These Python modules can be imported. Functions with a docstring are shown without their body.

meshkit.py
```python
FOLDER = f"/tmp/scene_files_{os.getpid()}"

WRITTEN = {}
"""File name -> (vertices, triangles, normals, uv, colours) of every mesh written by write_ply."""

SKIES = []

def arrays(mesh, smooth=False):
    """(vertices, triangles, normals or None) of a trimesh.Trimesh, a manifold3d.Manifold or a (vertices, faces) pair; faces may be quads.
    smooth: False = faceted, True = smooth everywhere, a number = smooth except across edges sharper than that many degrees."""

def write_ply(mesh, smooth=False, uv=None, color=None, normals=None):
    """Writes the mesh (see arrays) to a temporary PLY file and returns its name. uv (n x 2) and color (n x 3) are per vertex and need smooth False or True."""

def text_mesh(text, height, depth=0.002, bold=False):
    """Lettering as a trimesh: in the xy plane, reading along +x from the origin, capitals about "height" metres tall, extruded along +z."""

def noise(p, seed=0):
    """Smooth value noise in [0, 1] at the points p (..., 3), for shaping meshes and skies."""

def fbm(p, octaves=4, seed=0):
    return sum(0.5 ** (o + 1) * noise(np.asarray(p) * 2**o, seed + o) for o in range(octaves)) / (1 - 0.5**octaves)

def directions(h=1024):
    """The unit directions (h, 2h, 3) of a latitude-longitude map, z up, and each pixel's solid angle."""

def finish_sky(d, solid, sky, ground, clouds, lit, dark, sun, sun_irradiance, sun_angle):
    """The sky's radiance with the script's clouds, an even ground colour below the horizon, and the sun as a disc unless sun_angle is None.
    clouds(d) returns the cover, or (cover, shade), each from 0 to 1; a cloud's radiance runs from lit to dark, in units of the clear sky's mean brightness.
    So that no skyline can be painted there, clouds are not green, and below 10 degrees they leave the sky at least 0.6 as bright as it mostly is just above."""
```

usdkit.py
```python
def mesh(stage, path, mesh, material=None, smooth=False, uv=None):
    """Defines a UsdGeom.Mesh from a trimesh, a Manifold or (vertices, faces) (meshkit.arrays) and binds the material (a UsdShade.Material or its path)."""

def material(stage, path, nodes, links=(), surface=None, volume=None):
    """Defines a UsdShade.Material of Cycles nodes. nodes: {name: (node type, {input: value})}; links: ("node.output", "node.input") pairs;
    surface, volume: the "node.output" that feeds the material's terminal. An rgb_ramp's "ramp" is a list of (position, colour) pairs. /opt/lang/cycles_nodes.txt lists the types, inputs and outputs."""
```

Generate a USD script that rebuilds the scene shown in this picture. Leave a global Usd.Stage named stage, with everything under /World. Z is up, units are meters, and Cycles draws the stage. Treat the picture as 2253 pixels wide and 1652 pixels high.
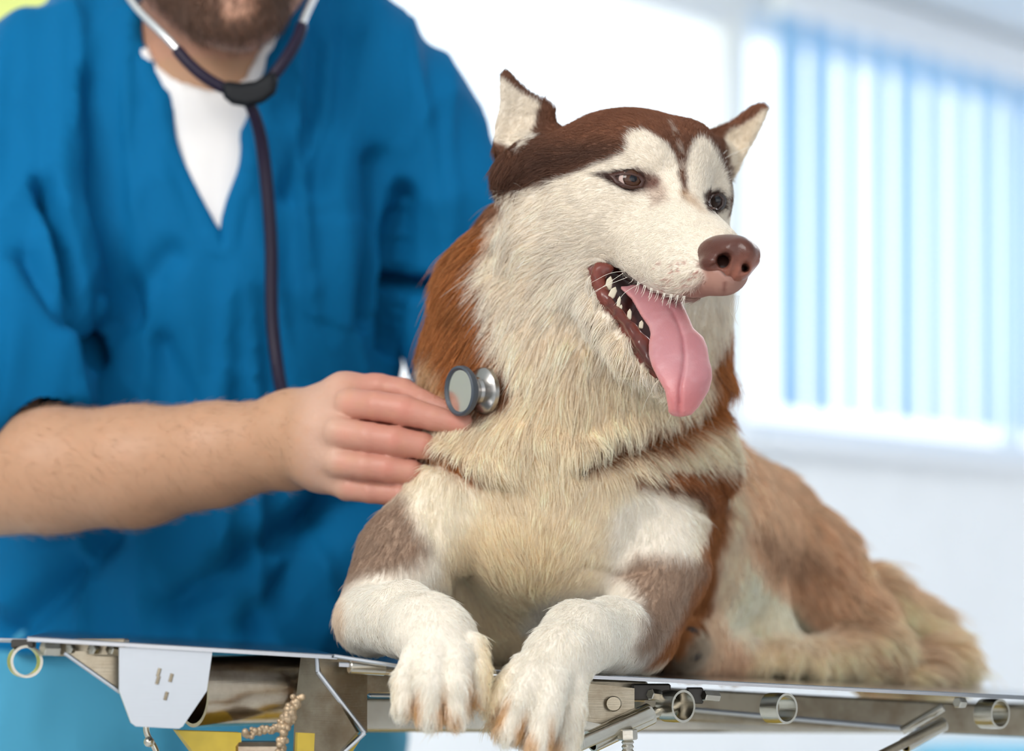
import math, numpy as np, trimesh, manifold3d, usdkit, meshkit
from scipy.spatial import cKDTree
from scipy.spatial.transform import Rotation
from pxr import Usd, UsdGeom, UsdLux, UsdShade, Gf, Sdf, Vt

stage = Usd.Stage.CreateInMemory()
UsdGeom.SetStageUpAxis(stage, 'Z')
UsdGeom.Xform.Define(stage, '/World')

# ------------------------------------------------------------------ camera, sky, lights, exposure
EXPOSURE = 0.0
FOCAL, CAM_Z, FOCUS, FSTOP = 86.0, 0.95, 1.765, 3.2
W, H = 2253, 1652
F = FOCAL / 36.0 * W                     # focal length in picture widths' pixels
CX, HY = W / 2, 1395.0                   # column of the axis, row of the eye level (lens shift)
cam = UsdGeom.Camera.Define(stage, '/World/camera')
cam.CreateFocalLengthAttr(FOCAL)
cam.CreateHorizontalApertureAttr(36.0)
cam.CreateVerticalApertureAttr(36.0 * H / W)
cam.CreateVerticalApertureOffsetAttr((HY - H / 2) / W * 36.0)
cam.CreateFStopAttr(FSTOP)
cam.CreateFocusDistanceAttr(FOCUS)
cam.CreateExposureAttr(EXPOSURE)
UsdGeom.Xformable(cam).AddTransformOp().Set(Gf.Matrix4d(1, 0, 0, 0, 0, 0, 1, 0, 0, -1, 0, 0, 0, 0, CAM_Z, 1))

def mat(name, nodes, links=(), surface='p.BSDF', **kw):
    return usdkit.material(stage, '/World/Looks/' + name, nodes, links, surface=surface, **kw)

sky = UsdLux.DomeLight.Define(stage, '/World/sky')
sky_m = mat('sky_air', {'tc': ('texture_coordinate', {}), 's': ('separate_xyz', {}),
                        'r': ('rgb_ramp', {'ramp': [(0, (1, 1, 1)), (.10, (1, 1, 1)), (.22, (.90, .95, 1.0)), (.5, (.90, .95, 1.0)), (1, (.92, .96, 1.0))]}),
                        'b': ('background_shader', {'strength': 1.75})},
            [('tc.generated', 's.vector'), ('s.z', 'r.fac'), ('r.color', 'b.color')], surface='b.background')
UsdShade.MaterialBindingAPI.Apply(sky.GetPrim()).Bind(sky_m)

def rect_light(name, center, target, w, h, power, color=(1, 1, 1)):
    l = UsdLux.RectLight.Define(stage, '/World/' + name)
    l.CreateWidthAttr(w); l.CreateHeightAttr(h); l.CreateIntensityAttr(power); l.CreateColorAttr(Gf.Vec3f(*color))
    z = np.array(center, float) - np.array(target, float); z /= np.linalg.norm(z)
    x = np.cross([0, 0, 1.0], z); x /= np.linalg.norm(x); y = np.cross(z, x)
    UsdGeom.Xformable(l).AddTransformOp().Set(Gf.Matrix4d(*x, 0, *y, 0, *z, 0, *map(float, center), 1))
rect_light('softbox_lamp', (-1.25, 0.35, 2.35), (0.05, 1.9, 1.05), 1.1, 0.9, 15.0, (1.0, .965, .92))
rect_light('softbox_lamp_001', (.55, -1.2, 1.35), (.05, 1.9, 1.05), 1.5, 1.2, .8, (1.0, .97, .93))  # added frontal fill, unseen, to brighten the dog's chest
rect_light('added_overhead_light', (1.5, 4.2, 2.54), (1.5, 4.201, 0), 1.4, .7, 9.0)  # added light out of view, whitens the wall below the sill
rect_light('added_overhead_light_001', (-1.1, 3.7, 2.54), (-1.1, 3.701, 0), 1.4, .7, 9.0)  # second added overhead light, also out of view

# ------------------------------------------------------------------ helpers
def P(px, py, d):                         # a point of the place at distance d seen at that pixel
    return np.array([(px - CX) * d / F, d, CAM_Z + (HY - py) * d / F])
def px_of(v):
    v = np.asarray(v)
    return CX + v[..., 0] * F / v[..., 1], HY - (v[..., 2] - CAM_Z) * F / v[..., 1]

used = {}
def numbered(parent, name):
    k = used.get((parent, name), 0); used[(parent, name)] = k + 1
    return f'{parent}/{name}' + (f'_{k:03d}' if k else '')
def keys(prim, label=None, cat=None, group=None, kind=None):
    for k, v in (('label', label), ('category', cat), ('group', group), ('kind', kind)):
        if v: prim.SetCustomDataByKey(k, v)
    return prim
def thing(name, label, cat, loc=(0, 0, 0), group=None):
    x = UsdGeom.Xform.Define(stage, numbered('/World', name))
    x.AddTranslateOp().Set(Gf.Vec3d(*map(float, loc)))
    return keys(x.GetPrim(), label, cat, group)
def obj(name, m, material, parent=None, smooth=30, color=None, label=None, cat=None, group=None, kind=None):
    up = str(parent.GetPath()) if parent is not None else '/World'
    v, f, n = meshkit.arrays(m, smooth)
    if parent is not None:
        t = np.array(UsdGeom.XformCache().GetLocalToWorldTransform(parent).ExtractTranslation())
        v = v - t
    path = numbered(up, name)
    g = UsdGeom.Mesh.Define(stage, path)
    g.CreatePointsAttr(Vt.Vec3fArray.FromNumpy(v.astype(np.float32)))
    g.CreateFaceVertexCountsAttr(Vt.IntArray.FromNumpy(np.full(len(f), 3, np.int32)))
    g.CreateFaceVertexIndicesAttr(Vt.IntArray.FromNumpy(f.astype(np.int32).ravel()))
    g.CreateSubdivisionSchemeAttr('none')
    if n is not None:
        g.CreateNormalsAttr(Vt.Vec3fArray.FromNumpy(n.astype(np.float32))); g.SetNormalsInterpolation('vertex')
    if color is not None:
        UsdGeom.PrimvarsAPI(g).CreatePrimvar('tint', Sdf.ValueTypeNames.Color3fArray, 'vertex').Set(Vt.Vec3fArray.FromNumpy(np.asarray(color, np.float32)))
    UsdShade.MaterialBindingAPI.Apply(g.GetPrim()).Bind(material)
    return keys(g.GetPrim(), label, cat, group, kind)
def curves(name, pts, widths, material, parent, color=None, label=None, kind=None):   # pts n x k x 3
    n, k, _ = pts.shape
    t = np.array(UsdGeom.XformCache().GetLocalToWorldTransform(parent).ExtractTranslation())
    c = UsdGeom.BasisCurves.Define(stage, numbered(str(parent.GetPath()), name))
    c.CreateTypeAttr('cubic'); c.CreateBasisAttr('catmullRom'); c.CreateWrapAttr('pinned')
    c.CreatePointsAttr(Vt.Vec3fArray.FromNumpy((pts.reshape(-1, 3) - t).astype(np.float32)))
    c.CreateCurveVertexCountsAttr(Vt.IntArray.FromNumpy(np.full(n, k, np.int32)))
    c.CreateWidthsAttr(Vt.FloatArray.FromNumpy(widths.reshape(-1).astype(np.float32))); c.SetWidthsInterpolation('vertex')
    if color is not None:
        UsdGeom.PrimvarsAPI(c).CreatePrimvar('tint', Sdf.ValueTypeNames.Color3fArray, 'vertex').Set(Vt.Vec3fArray.FromNumpy(color.reshape(-1, 3).astype(np.float32)))
    UsdShade.MaterialBindingAPI.Apply(c.GetPrim()).Bind(material)
    return keys(c.GetPrim(), label, kind=kind)

# ---- solids from smooth distance fields
class Field:
    def __init__(s, xs, ys, zs):
        s.ax = [np.asarray(a, np.float32) for a in (xs, ys, zs)]
        s.d = np.full([len(a) for a in s.ax], .3, np.float32)
    def part(s, lo, hi):
        sl = tuple(slice(max(np.searchsorted(a, l) - 1, 0), np.searchsorted(a, h) + 1) for a, l, h in zip(s.ax, lo, hi))
        X, Y, Z = (s.ax[i][sl[i]].reshape([-1 if j == i else 1 for j in range(3)]) for i in range(3))
        return sl, X, Y, Z
    def put(s, fn, lo, hi, k, cut=False):
        sl, X, Y, Z = s.part(lo, hi)
        if 0 in s.d[sl].shape: return
        v, a = fn(X, Y, Z).astype(np.float32), s.d[sl]
        if cut:
            v = -v; h = np.clip(.5 - .5 * (a - v) / k, 0, 1); s.d[sl] = a * (1 - h) + v * h + k * h * (1 - h)
        else:
            h = np.clip(.5 + .5 * (a - v) / k, 0, 1); s.d[sl] = a * (1 - h) + v * h - k * h * (1 - h)
    def cap(s, a, b, ra, rb, k=.01, cut=False):
        a, b = np.asarray(a, float), np.asarray(b, float); ab = b - a; L = max(ab @ ab, 1e-9)
        def fn(X, Y, Z):
            t = np.clip(((X - a[0]) * ab[0] + (Y - a[1]) * ab[1] + (Z - a[2]) * ab[2]) / L, 0, 1)
            return np.sqrt((X - a[0] - t * ab[0]) ** 2 + (Y - a[1] - t * ab[1]) ** 2 + (Z - a[2] - t * ab[2]) ** 2) - (ra + t * (rb - ra))
        m = max(ra, rb) + 2 * k + .006
        s.put(fn, np.minimum(a, b) - m, np.maximum(a, b) + m, k, cut)
    def chain(s, pts, k=.01, cut=False):  # pts: (point, radius)
        for (a, ra), (b, rb) in zip(pts, pts[1:]): s.cap(a, b, ra, rb, k, cut)
    def ell(s, c, r, rot=None, k=.01, cut=False):
        c, r = np.asarray(c, float), np.asarray(r, float)
        R = np.eye(3) if rot is None else Rotation.from_euler('ZXY', rot, degrees=True).as_matrix()
        def fn(X, Y, Z):
            q = [(R[0, i] * (X - c[0]) + R[1, i] * (Y - c[1]) + R[2, i] * (Z - c[2])) for i in range(3)]
            k0 = np.sqrt(sum((q[i] / r[i]) ** 2 for i in range(3)))
            k1 = np.sqrt(sum((q[i] / r[i] ** 2) ** 2 for i in range(3)))
            return k0 * (k0 - 1) / np.maximum(k1, 1e-6)
        m = r.max() + 2 * k + .006
        s.put(fn, c - m, c + m, k, cut)
    def slab(s, poly, depth, half, k=.01, cut=False, rnd=None):
        """A traced outline with its own distance and thickness: depth(px, py) is its middle surface, half its half thickness (m), both may be functions."""
        poly = np.asarray(poly, float)
        probe = poly.mean(0); d0 = float(depth(*probe)) if callable(depth) else depth
        hmax = .05 if callable(half) else half
        lo2, hi2 = poly.min(0), poly.max(0)
        pts = np.array([P(x, y, d0 + e) for x in (lo2[0], hi2[0]) for y in (lo2[1], hi2[1]) for e in (-hmax - .05, hmax + .05)])
        def fn(X, Y, Z):
            px = CX + X * F / Y + 0 * Z; py = HY - (Z - CAM_Z) * F / Y + 0 * X
            sh = px.shape
            sd = poly_sd(poly, px.ravel(), py.ravel()).reshape(sh) * (Y / F)
            dd = np.abs(Y - (depth(px, py) if callable(depth) else depth))
            h = half(px, py) if callable(half) else half
            e = np.minimum(h, rnd if rnd else h)
            a, b = sd + e, dd - h + e
            return np.hypot(np.maximum(a, 0), np.maximum(b, 0)) + np.minimum(np.maximum(a, b), 0) - e
        m = 2 * k + .006
        s.put(fn, pts.min(0) - m, pts.max(0) + m, k, cut)
    def mesh(s):
        return nets(s.d, *s.ax)

def poly_sd(poly, px, py):
    """Signed distance (px, negative inside) to a closed polygon."""
    poly = np.asarray(poly, float); out = np.full(px.shape, 1e18); inside = np.zeros(px.shape, bool)
    for (x0, y0), (x1, y1) in zip(poly, np.roll(poly, -1, 0)):
        dx, dy = x1 - x0, y1 - y0
        t = np.clip(((px - x0) * dx + (py - y0) * dy) / max(dx * dx + dy * dy, 1e-9), 0, 1)
        out = np.minimum(out, (px - x0 - t * dx) ** 2 + (py - y0 - t * dy) ** 2)
        c = (y0 > py) != (y1 > py)
        if dy != 0: inside ^= c & (px < x0 + (py - y0) * dx / dy)
    return np.where(inside, -1, 1) * np.sqrt(out)
def line_d(pts, px, py):
    out = np.full(np.shape(px), 1e18)
    for (x0, y0), (x1, y1) in zip(pts, pts[1:]):
        dx, dy = x1 - x0, y1 - y0
        t = np.clip(((px - x0) * dx + (py - y0) * dy) / max(dx * dx + dy * dy, 1e-9), 0, 1)
        out = np.minimum(out, (px - x0 - t * dx) ** 2 + (py - y0 - t * dy) ** 2)
    return np.sqrt(out)

def nets(d, xs, ys, zs):
    ins = d < 0
    n = [k - 1 for k in d.shape]
    c = np.zeros(n, np.int8)
    corners = [(i, j, k) for i in (0, 1) for j in (0, 1) for k in (0, 1)]
    for i, j, k in corners: c += ins[i:n[0] + i, j:n[1] + j, k:n[2] + k]
    I, J, K = np.nonzero((c > 0) & (c < 8))
    del c
    val = {q: d[I + q[0], J + q[1], K + q[2]] for q in corners}
    acc, cnt = np.zeros((len(I), 3)), np.zeros(len(I))
    for a in corners:
        for ax in range(3):
            if a[ax]: continue
            b = list(a); b[ax] = 1; b = tuple(b)
            va, vb = val[a], val[b]; m = (va < 0) != (vb < 0)
            t = np.where(m, va / np.where(m, va - vb, 1), 0)
            for q in range(3): acc[:, q] += np.where(m, (t if q == ax else a[q]), 0)
            cnt += m
    acc /= cnt[:, None]
    vtx = np.stack([np.interp(idx + acc[:, q], np.arange(len(A)), A) for q, (idx, A) in enumerate(((I, xs), (J, ys), (K, zs)))], 1)
    index = np.full(n, -1, np.int64); index[I, J, K] = np.arange(len(I))
    quads = []
    for ax in range(3):
        sl0 = [slice(None)] * 3; sl1 = [slice(None)] * 3; sl0[ax] = slice(0, -1); sl1[ax] = slice(1, None)
        A, B = ins[tuple(sl0)], ins[tuple(sl1)]
        e = np.array(np.nonzero(A != B)); u, w = (ax + 1) % 3, (ax + 2) % 3
        ok = (e[u] > 0) & (e[w] > 0) & (e[u] < n[u]) & (e[w] < n[w]); e = e[:, ok]
        flip = A[tuple(e)]
        q = []
        for du, dw in ((-1, -1), (0, -1), (0, 0), (-1, 0)):
            g = e.copy(); g[u] += du; g[w] += dw; q.append(index[tuple(g)])
        q = np.stack(q, 1); q[~flip] = q[~flip][:, ::-1]; quads.append(q)
    q = np.vstack(quads)
    f = np.vstack([q[:, [0, 1, 2]], q[:, [0, 2, 3]]])
    m = trimesh.Trimesh(vtx, f, process=False)
    m.update_faces(m.nondegenerate_faces()); m.remove_unreferenced_vertices()
    return m
def axis(*parts):                          # (from, to, step) runs
    out = []
    for a, b, st in parts: out.append(np.arange(a, b - st * .5, st))
    out.append([parts[-1][1]]); return np.concatenate(out)
def vnormals(m):
    return meshkit.arrays(m, True)[2]

# ---- plain solids
def box(size, at=(0, 0, 0), bevel=0.0, rot=None):
    sx, sy, sz = size
    if bevel:
        b = min(bevel, min(size) * .45)
        m = manifold3d.Manifold.hull_points(np.array([[x * (sx / 2 - b * (i != 0)), y * (sy / 2 - b * (i != 1)), z * (sz / 2 - b * (i != 2))] for x in (-1, 1) for y in (-1, 1) for z in (-1, 1) for i in range(3)], np.float32))
        q = m.to_mesh(); m = trimesh.Trimesh(q.vert_properties[:, :3], q.tri_verts, process=False)
    else: m = trimesh.creation.box(size)
    T = np.eye(4)
    if rot is not None: T[:3, :3] = Rotation.from_euler('XYZ', rot, degrees=True).as_matrix()
    T[:3, 3] = at; m.apply_transform(T); return m
def frame_to(z, x_hint=(1, 0, 0)):
    z = np.asarray(z, float) / np.linalg.norm(z); x = np.asarray(x_hint, float) - np.dot(x_hint, z) * z
    if np.linalg.norm(x) < 1e-3: x = np.cross([0, 1, 0], z)
    x /= np.linalg.norm(x); return np.stack([x, np.cross(z, x), z], 1)
def rod(a, b, r, sides=24, r2=None, bev=.0):
    a, b = np.asarray(a, float), np.asarray(b, float); L = np.linalg.norm(b - a); r2 = r if r2 is None else r2
    prof = [(0, 0), (r - bev, 0), (r, bev), (r2, L - bev), (r2 - bev, L), (0, L)] if bev else [(0, 0), (r, 0), (r2, L), (0, L)]
    m = trimesh.creation.revolve(np.array(prof), sections=sides)
    T = np.eye(4); T[:3, :3] = frame_to(b - a); T[:3, 3] = a; m.apply_transform(T); return m
def lathe(prof, at, ax, sides=48):
    m = trimesh.creation.revolve(np.array(prof, float), sections=sides)
    T = np.eye(4); T[:3, :3] = frame_to(ax); T[:3, 3] = at; m.apply_transform(T); return m
def tube(pts, r, sides=14, smooth=6):
    pts = np.asarray(pts, float)
    if smooth > 1 and len(pts) > 2:
        from scipy.interpolate import CubicSpline
        t = np.r_[0, np.cumsum(np.linalg.norm(np.diff(pts, axis=0), axis=1))]
        u = np.linspace(0, t[-1], (len(pts) - 1) * smooth + 1)
        rr = np.interp(u, t, np.broadcast_to(r, len(pts))); pts = CubicSpline(t, pts)(u)
    else: rr = np.broadcast_to(np.asarray(r, float), len(pts))
    tg = np.gradient(pts, axis=0); tg /= np.linalg.norm(tg, axis=1)[:, None]
    x = frame_to(tg[0])[:, 0]; V = []
    ang = np.arange(sides) * 2 * np.pi / sides
    for p, t, q in zip(pts, tg, rr):
        x = x - (x @ t) * t; x /= np.linalg.norm(x); y = np.cross(t, x)
        V.append(p + q * (np.cos(ang)[:, None] * x + np.sin(ang)[:, None] * y))
    n = len(pts); V = np.vstack(V + [pts[:1], pts[-1:]])
    i, j = np.meshgrid(np.arange(n - 1), np.arange(sides), indexing='ij'); j2 = (j + 1) % sides
    q = np.stack([i * sides + j, i * sides + j2, (i + 1) * sides + j2, (i + 1) * sides + j], -1).reshape(-1, 4)
    f = np.vstack([q[:, [0, 1, 2]], q[:, [0, 2, 3]]] + [np.array([[n * sides, (k + 1) % sides, k], [n * sides + 1, (n - 1) * sides + k, (n - 1) * sides + (k + 1) % sides]]) for k in range(sides)])
    return trimesh.Trimesh(V, f, process=False)
def sheet(corners, thick, bevel=0):        # a flat plate: corners in 3-D (planar), given thickness along its normal (away from the camera)
    c = np.asarray(corners, float); n = np.cross(c[1] - c[0], c[2] - c[0]); n /= np.linalg.norm(n)
    if n[1] < 0: n = -n
    R = frame_to(n, c[1] - c[0]); uv = (c - c[0]) @ R[:, :2]
    from shapely.geometry import Polygon
    m = trimesh.creation.extrude_polygon(Polygon(uv), thick, engine='earcut')
    T = np.eye(4); T[:3, :3] = R; T[:3, 3] = c[0]; m.apply_transform(T); return m
def join(*ms): return trimesh.util.concatenate([m for m in ms])
def mix(a, b, t): return a * (1 - t) + b * t
def sstep(e0, e1, x):
    t = np.clip((x - e0) / (e1 - e0), 0, 1); return t * t * (3 - 2 * t)

# ------------------------------------------------------------------ plain materials
def plain(name, col, rough=.5, metal=0., noise=0., scale=40., bump=0., bscale=200., **kw):
    n = {'p': ('principled_bsdf', {'base_color': col, 'roughness': rough, 'metallic': metal, **kw})}; l = []
    if noise or bump: n['tc'] = ('texture_coordinate', {})
    if noise:
        n['n'] = ('noise_texture', {'scale': scale, 'detail': 4.0}); l.append(('tc.object', 'n.vector'))
        c = np.array(col, float)
        n['r'] = ('rgb_ramp', {'ramp': [(.3, tuple(c * (1 - noise))), (.7, tuple(np.minimum(c * (1 + noise), 1)))]})
        l += [('n.fac', 'r.fac'), ('r.color', 'p.base_color')]
    if bump:
        n['bn'] = ('noise_texture', {'scale': bscale, 'detail': 3.0}); n['b'] = ('bump', {'strength': bump, 'distance': .001})
        l += [('tc.object', 'bn.vector'), ('bn.fac', 'b.height'), ('b.normal', 'p.normal')]
    return mat(name, n, l)
def tinted(name, rough=.6, **kw):
    return mat(name, {'a': ('attribute', {'attribute': 'tint'}), 'p': ('principled_bsdf', {'roughness': rough, **kw})}, [('a.color', 'p.base_color')])
S = lambda r, d: r * d / F                  # r pixels wide at distance d, in metres
# ================================================================== the room
m_floor = plain('floor_vinyl', (.62, .64, .66), .35, noise=.04, scale=3)
m_white = plain('wall_paint_white', (.86, .88, .90), .7, noise=.02, scale=6)
m_green = plain('wall_paint_green', (.60, .66, .20), .7, noise=.03, scale=5)
m_ceil = plain('ceiling_paint', (.78, .82, .86), .8, noise=.02, scale=4)
m_frame = plain('window_frame_white', (.85, .88, .92), .4)
m_slat = mat('blind_fabric', {'d': ('diffuse_bsdf', {'color': (.58, .77, .92)}), 't': ('translucent_bsdf', {'color': (.46, .68, .86)}), 'x': ('mix_closure', {'fac': .55}),
                              'tc': ('texture_coordinate', {}), 'n': ('noise_texture', {'scale': 400.0}), 'b': ('bump', {'strength': .2, 'distance': .001})},
             [('tc.object', 'n.vector'), ('n.fac', 'b.height'), ('b.normal', 'd.normal'), ('d.BSDF', 'x.closure1'), ('t.BSDF', 'x.closure2')], surface='x.closure')
m_pane = mat('window_glass', {'t': ('transparent_bsdf', {'color': (.97, .99, 1.0)}), 'g': ('glossy_bsdf', {'roughness': .02, 'color': (.9, .95, 1)}), 'x': ('mix_closure', {'fac': .05})},
             [('t.BSDF', 'x.closure1'), ('g.BSDF', 'x.closure2')], surface='x.closure')
def struct(name, m, material, parent=None):
    return obj(name, m, material, parent, False, kind='structure' if parent is None else None)
def slab_of(poly, z, th):
    from shapely.geometry import Polygon
    m = trimesh.creation.extrude_polygon(Polygon(poly), th, engine='earcut'); m.apply_translation([0, 0, z]); return m
struct('floor', slab_of([(-4.06, -1.6), (4.5, -1.6), (4.5, 7.8), (2.4, 7.8), (-.60, 4.80), (-4.06, 4.80)], -.1, .1), m_floor)
struct('ceiling', slab_of([(-4.06, -1.6), (4.5, -1.6), (4.5, 7.8), (2.4, 7.8), (-.60, 4.80), (-4.06, 4.80)], 2.57, .1), m_ceil)
U = np.array([1, 1, 0]) / math.sqrt(2); N = np.array([-1, 1, 0]) / math.sqrt(2)        # along the window wall, and out through it
W0 = np.array([0, 5.4, 0.])
def wbox(s0, s1, z0, z1, thick, out=0., bevel=0.):   # a box along the window wall: s along it, out = its inner face behind the wall line
    c = W0 + U * (s0 + s1) / 2 + N * (out + thick / 2) + np.array([0, 0, (z0 + z1) / 2])
    return box((s1 - s0, thick, z1 - z0), c, bevel, rot=(0, 0, 45))
q = math.sqrt(2); S_L, S_M0, S_M1, S_R = -.66 * q, .560 * q, .575 * q, 2.4 * q
struct('wall_right', join(wbox(S_L - .02, S_R, 0, 1.44, .16), wbox(S_L - .02, S_R, 2.47, 2.60, .16), wbox(S_R - .1, S_R, 1.44, 2.47, .16)), m_white)
struct('wall_back', box((3.4, .16, 2.6), (-2.36, 4.84, 1.3)), m_green)
struct('wall_left', box((.16, 6.5, 2.57), (-4.14, 1.6, 1.285)), m_white)
struct('wall_side', box((.16, 9.5, 2.57), (4.58, 3.1, 1.285)), m_white)
struct('wall_front', join(box((8.56, .16, .6), (.22, -1.68, .3)), box((8.56, .16, .12), (.22, -1.68, 2.51)), box((.9, .16, 1.85), (-3.6, -1.68, 1.525)), box((.9, .16, 1.85), (4.05, -1.68, 1.525))), m_white)
for k, (s0, s1, parts) in enumerate(((S_L, S_M0, 1), (S_M1, S_R - .1, 2))):
    w = UsdGeom.Xform.Define(stage, numbered('/World', f'window_{k + 1}')).GetPrim(); keys(w, kind='structure')
    obj('window_frame', join(wbox(s0, s1, 1.44, 1.48, .07, .03), wbox(s0, s1, 2.43, 2.47, .07, .03), wbox(s0, s0 + .03, 1.48, 2.43, .07, .03), wbox(s1 - .03, s1, 1.48, 2.43, .07, .03)), m_frame, w, False)
    obj('window_sill', wbox(s0, s1, 1.405, 1.44, .20, -.06, .006), m_frame, w, False)
    for j in range(parts):
        a, b = s0 + .045 + (s1 - s0 - .09) * j / parts, s0 + .045 + (s1 - s0 - .09) * (j + 1) / parts
        obj('pane', wbox(a + .003, b - .003, 1.48, 2.43, .006, .06), m_pane, w, False)
        if j: obj('mullion', wbox(a - .02, a + .02, 1.48, 2.43, .06, .035), m_frame, w, False)
struct('trim_1', wbox(S_M0, S_M1, 1.44, 2.47, .12, .0), m_frame)
blind = thing('vertical_blind', 'pale blue vertical blind with hanging fabric slats in the window at right', 'blind', W0 + U * 1.6 + np.array([0, 0, 1.47]))
obj('headrail', wbox(S_M1 + .01, S_R - .12, 2.455, 2.55, .055, -.115, .006), m_frame, blind, False)
rb = np.random.default_rng(3); s = S_M1 + .075; k = 0
while s < S_R - .2:
    c = W0 + U * s - N * .075; a = 63 + rb.uniform(-7, 7)
    zz = np.linspace(1.50, 2.455, 7); cross = np.linspace(-.5, .5, 7)
    V = np.array([[-.127 * u, .006 * (1 - 4 * u * u) + t, z] for z in zz for u in cross for t in (0, .0008)])
    R = Rotation.from_euler('Z', a, degrees=True)
    V = R.apply(V) + c * [1, 1, 0]
    fc = []
    for i in range(6):
        for j in range(6):
            for t in (0, 1):
                p0, p1, p2, p3 = [((i + di) * 7 + j + dj) * 2 + t for di, dj in ((0, 0), (0, 1), (1, 1), (1, 0))]
                fc += [[p0, p1, p2], [p0, p2, p3]] if t == 0 else [[p0, p2, p1], [p0, p3, p2]]
    obj('slat', trimesh.Trimesh(V, fc, process=False), m_slat, blind, True)
    s += .12; k += 1
# ================================================================== the steel examination table
def steel(name, col=(.62, .60, .56), rough=.25, stain=.0, stain_col=(.20, .10, .04), scr=.12, scale=25):
    n = {'tc': ('texture_coordinate', {}), 'n1': ('noise_texture', {'scale': scale, 'detail': 6.0, 'roughness': .65}), 'r': ('rgb_ramp', {'ramp': [(.0, (0, 0, 0)), (.52 - stain * .2, (0, 0, 0)), (.75 - stain * .2, (1, 1, 1))]}),
         'm': ('mix', {'color1': col, 'color2': stain_col}), 'sv': ('mapping', {'scale': (14.0, 14.0, 600.0)}), 'n2': ('noise_texture', {'scale': 3.0, 'detail': 5.0}), 'b': ('bump', {'strength': scr, 'distance': .0006}),
         'f': ('math', {'math_type': 'multiply', 'value2': stain}), 'p': ('principled_bsdf', {'metallic': 1.0, 'roughness': rough})}
    l = [('tc.object', 'n1.vector'), ('n1.fac', 'r.fac'), ('r.color', 'f.value1'), ('f.value', 'm.fac'), ('m.color', 'p.base_color'), ('tc.object', 'sv.vector'), ('sv.vector', 'n2.vector'), ('n2.fac', 'b.height'), ('b.normal', 'p.normal')]
    return mat(name, n, l)
m_top = steel('table_top_steel', (.30, .31, .33), .13, .15, (.2, .19, .17), .05, 60)
m_steel = steel('bright_steel', (.56, .53, .46), .24, .3, (.28, .19, .10), .15)
m_plate = steel('bare_zinc_plate', (.47, .49, .52), .38, .1, (.6, .6, .6), .1)
m_rust = steel('heat_stained_steel', (.56, .47, .36), .22, .55, (.16, .07, .025), .12, 16)
m_gus = steel('stained_gusset_steel', (.37, .32, .24), .30, .6, (.14, .08, .035), .2, 22)
m_weld = plain('weld_bead', (.42, .31, .20), .5, .7, noise=.35, scale=120, bump=.8, bscale=300)
m_yel = plain('yellow_paint', (.50, .35, .03), .5, noise=.25, scale=25, bump=.2)
m_dark = plain('dark_steel', (.05, .045, .04), .45, .6)
SLOPE, KE = .30, 1.736
def ed(px): return KE / (1 - SLOPE * (px - CX) / F)
Z1 = lambda x: CAM_Z - .0220 - .0632 * x
Z2 = lambda x: CAM_Z - .0258 - .0534 * x
table = thing('examination_table', 'tilted stainless steel examination table with rings and brackets under its edge', 'table', (.05, 2.0, 0))
E_DIR = np.array([1, SLOPE, 0]) / math.hypot(1, SLOPE)
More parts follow.
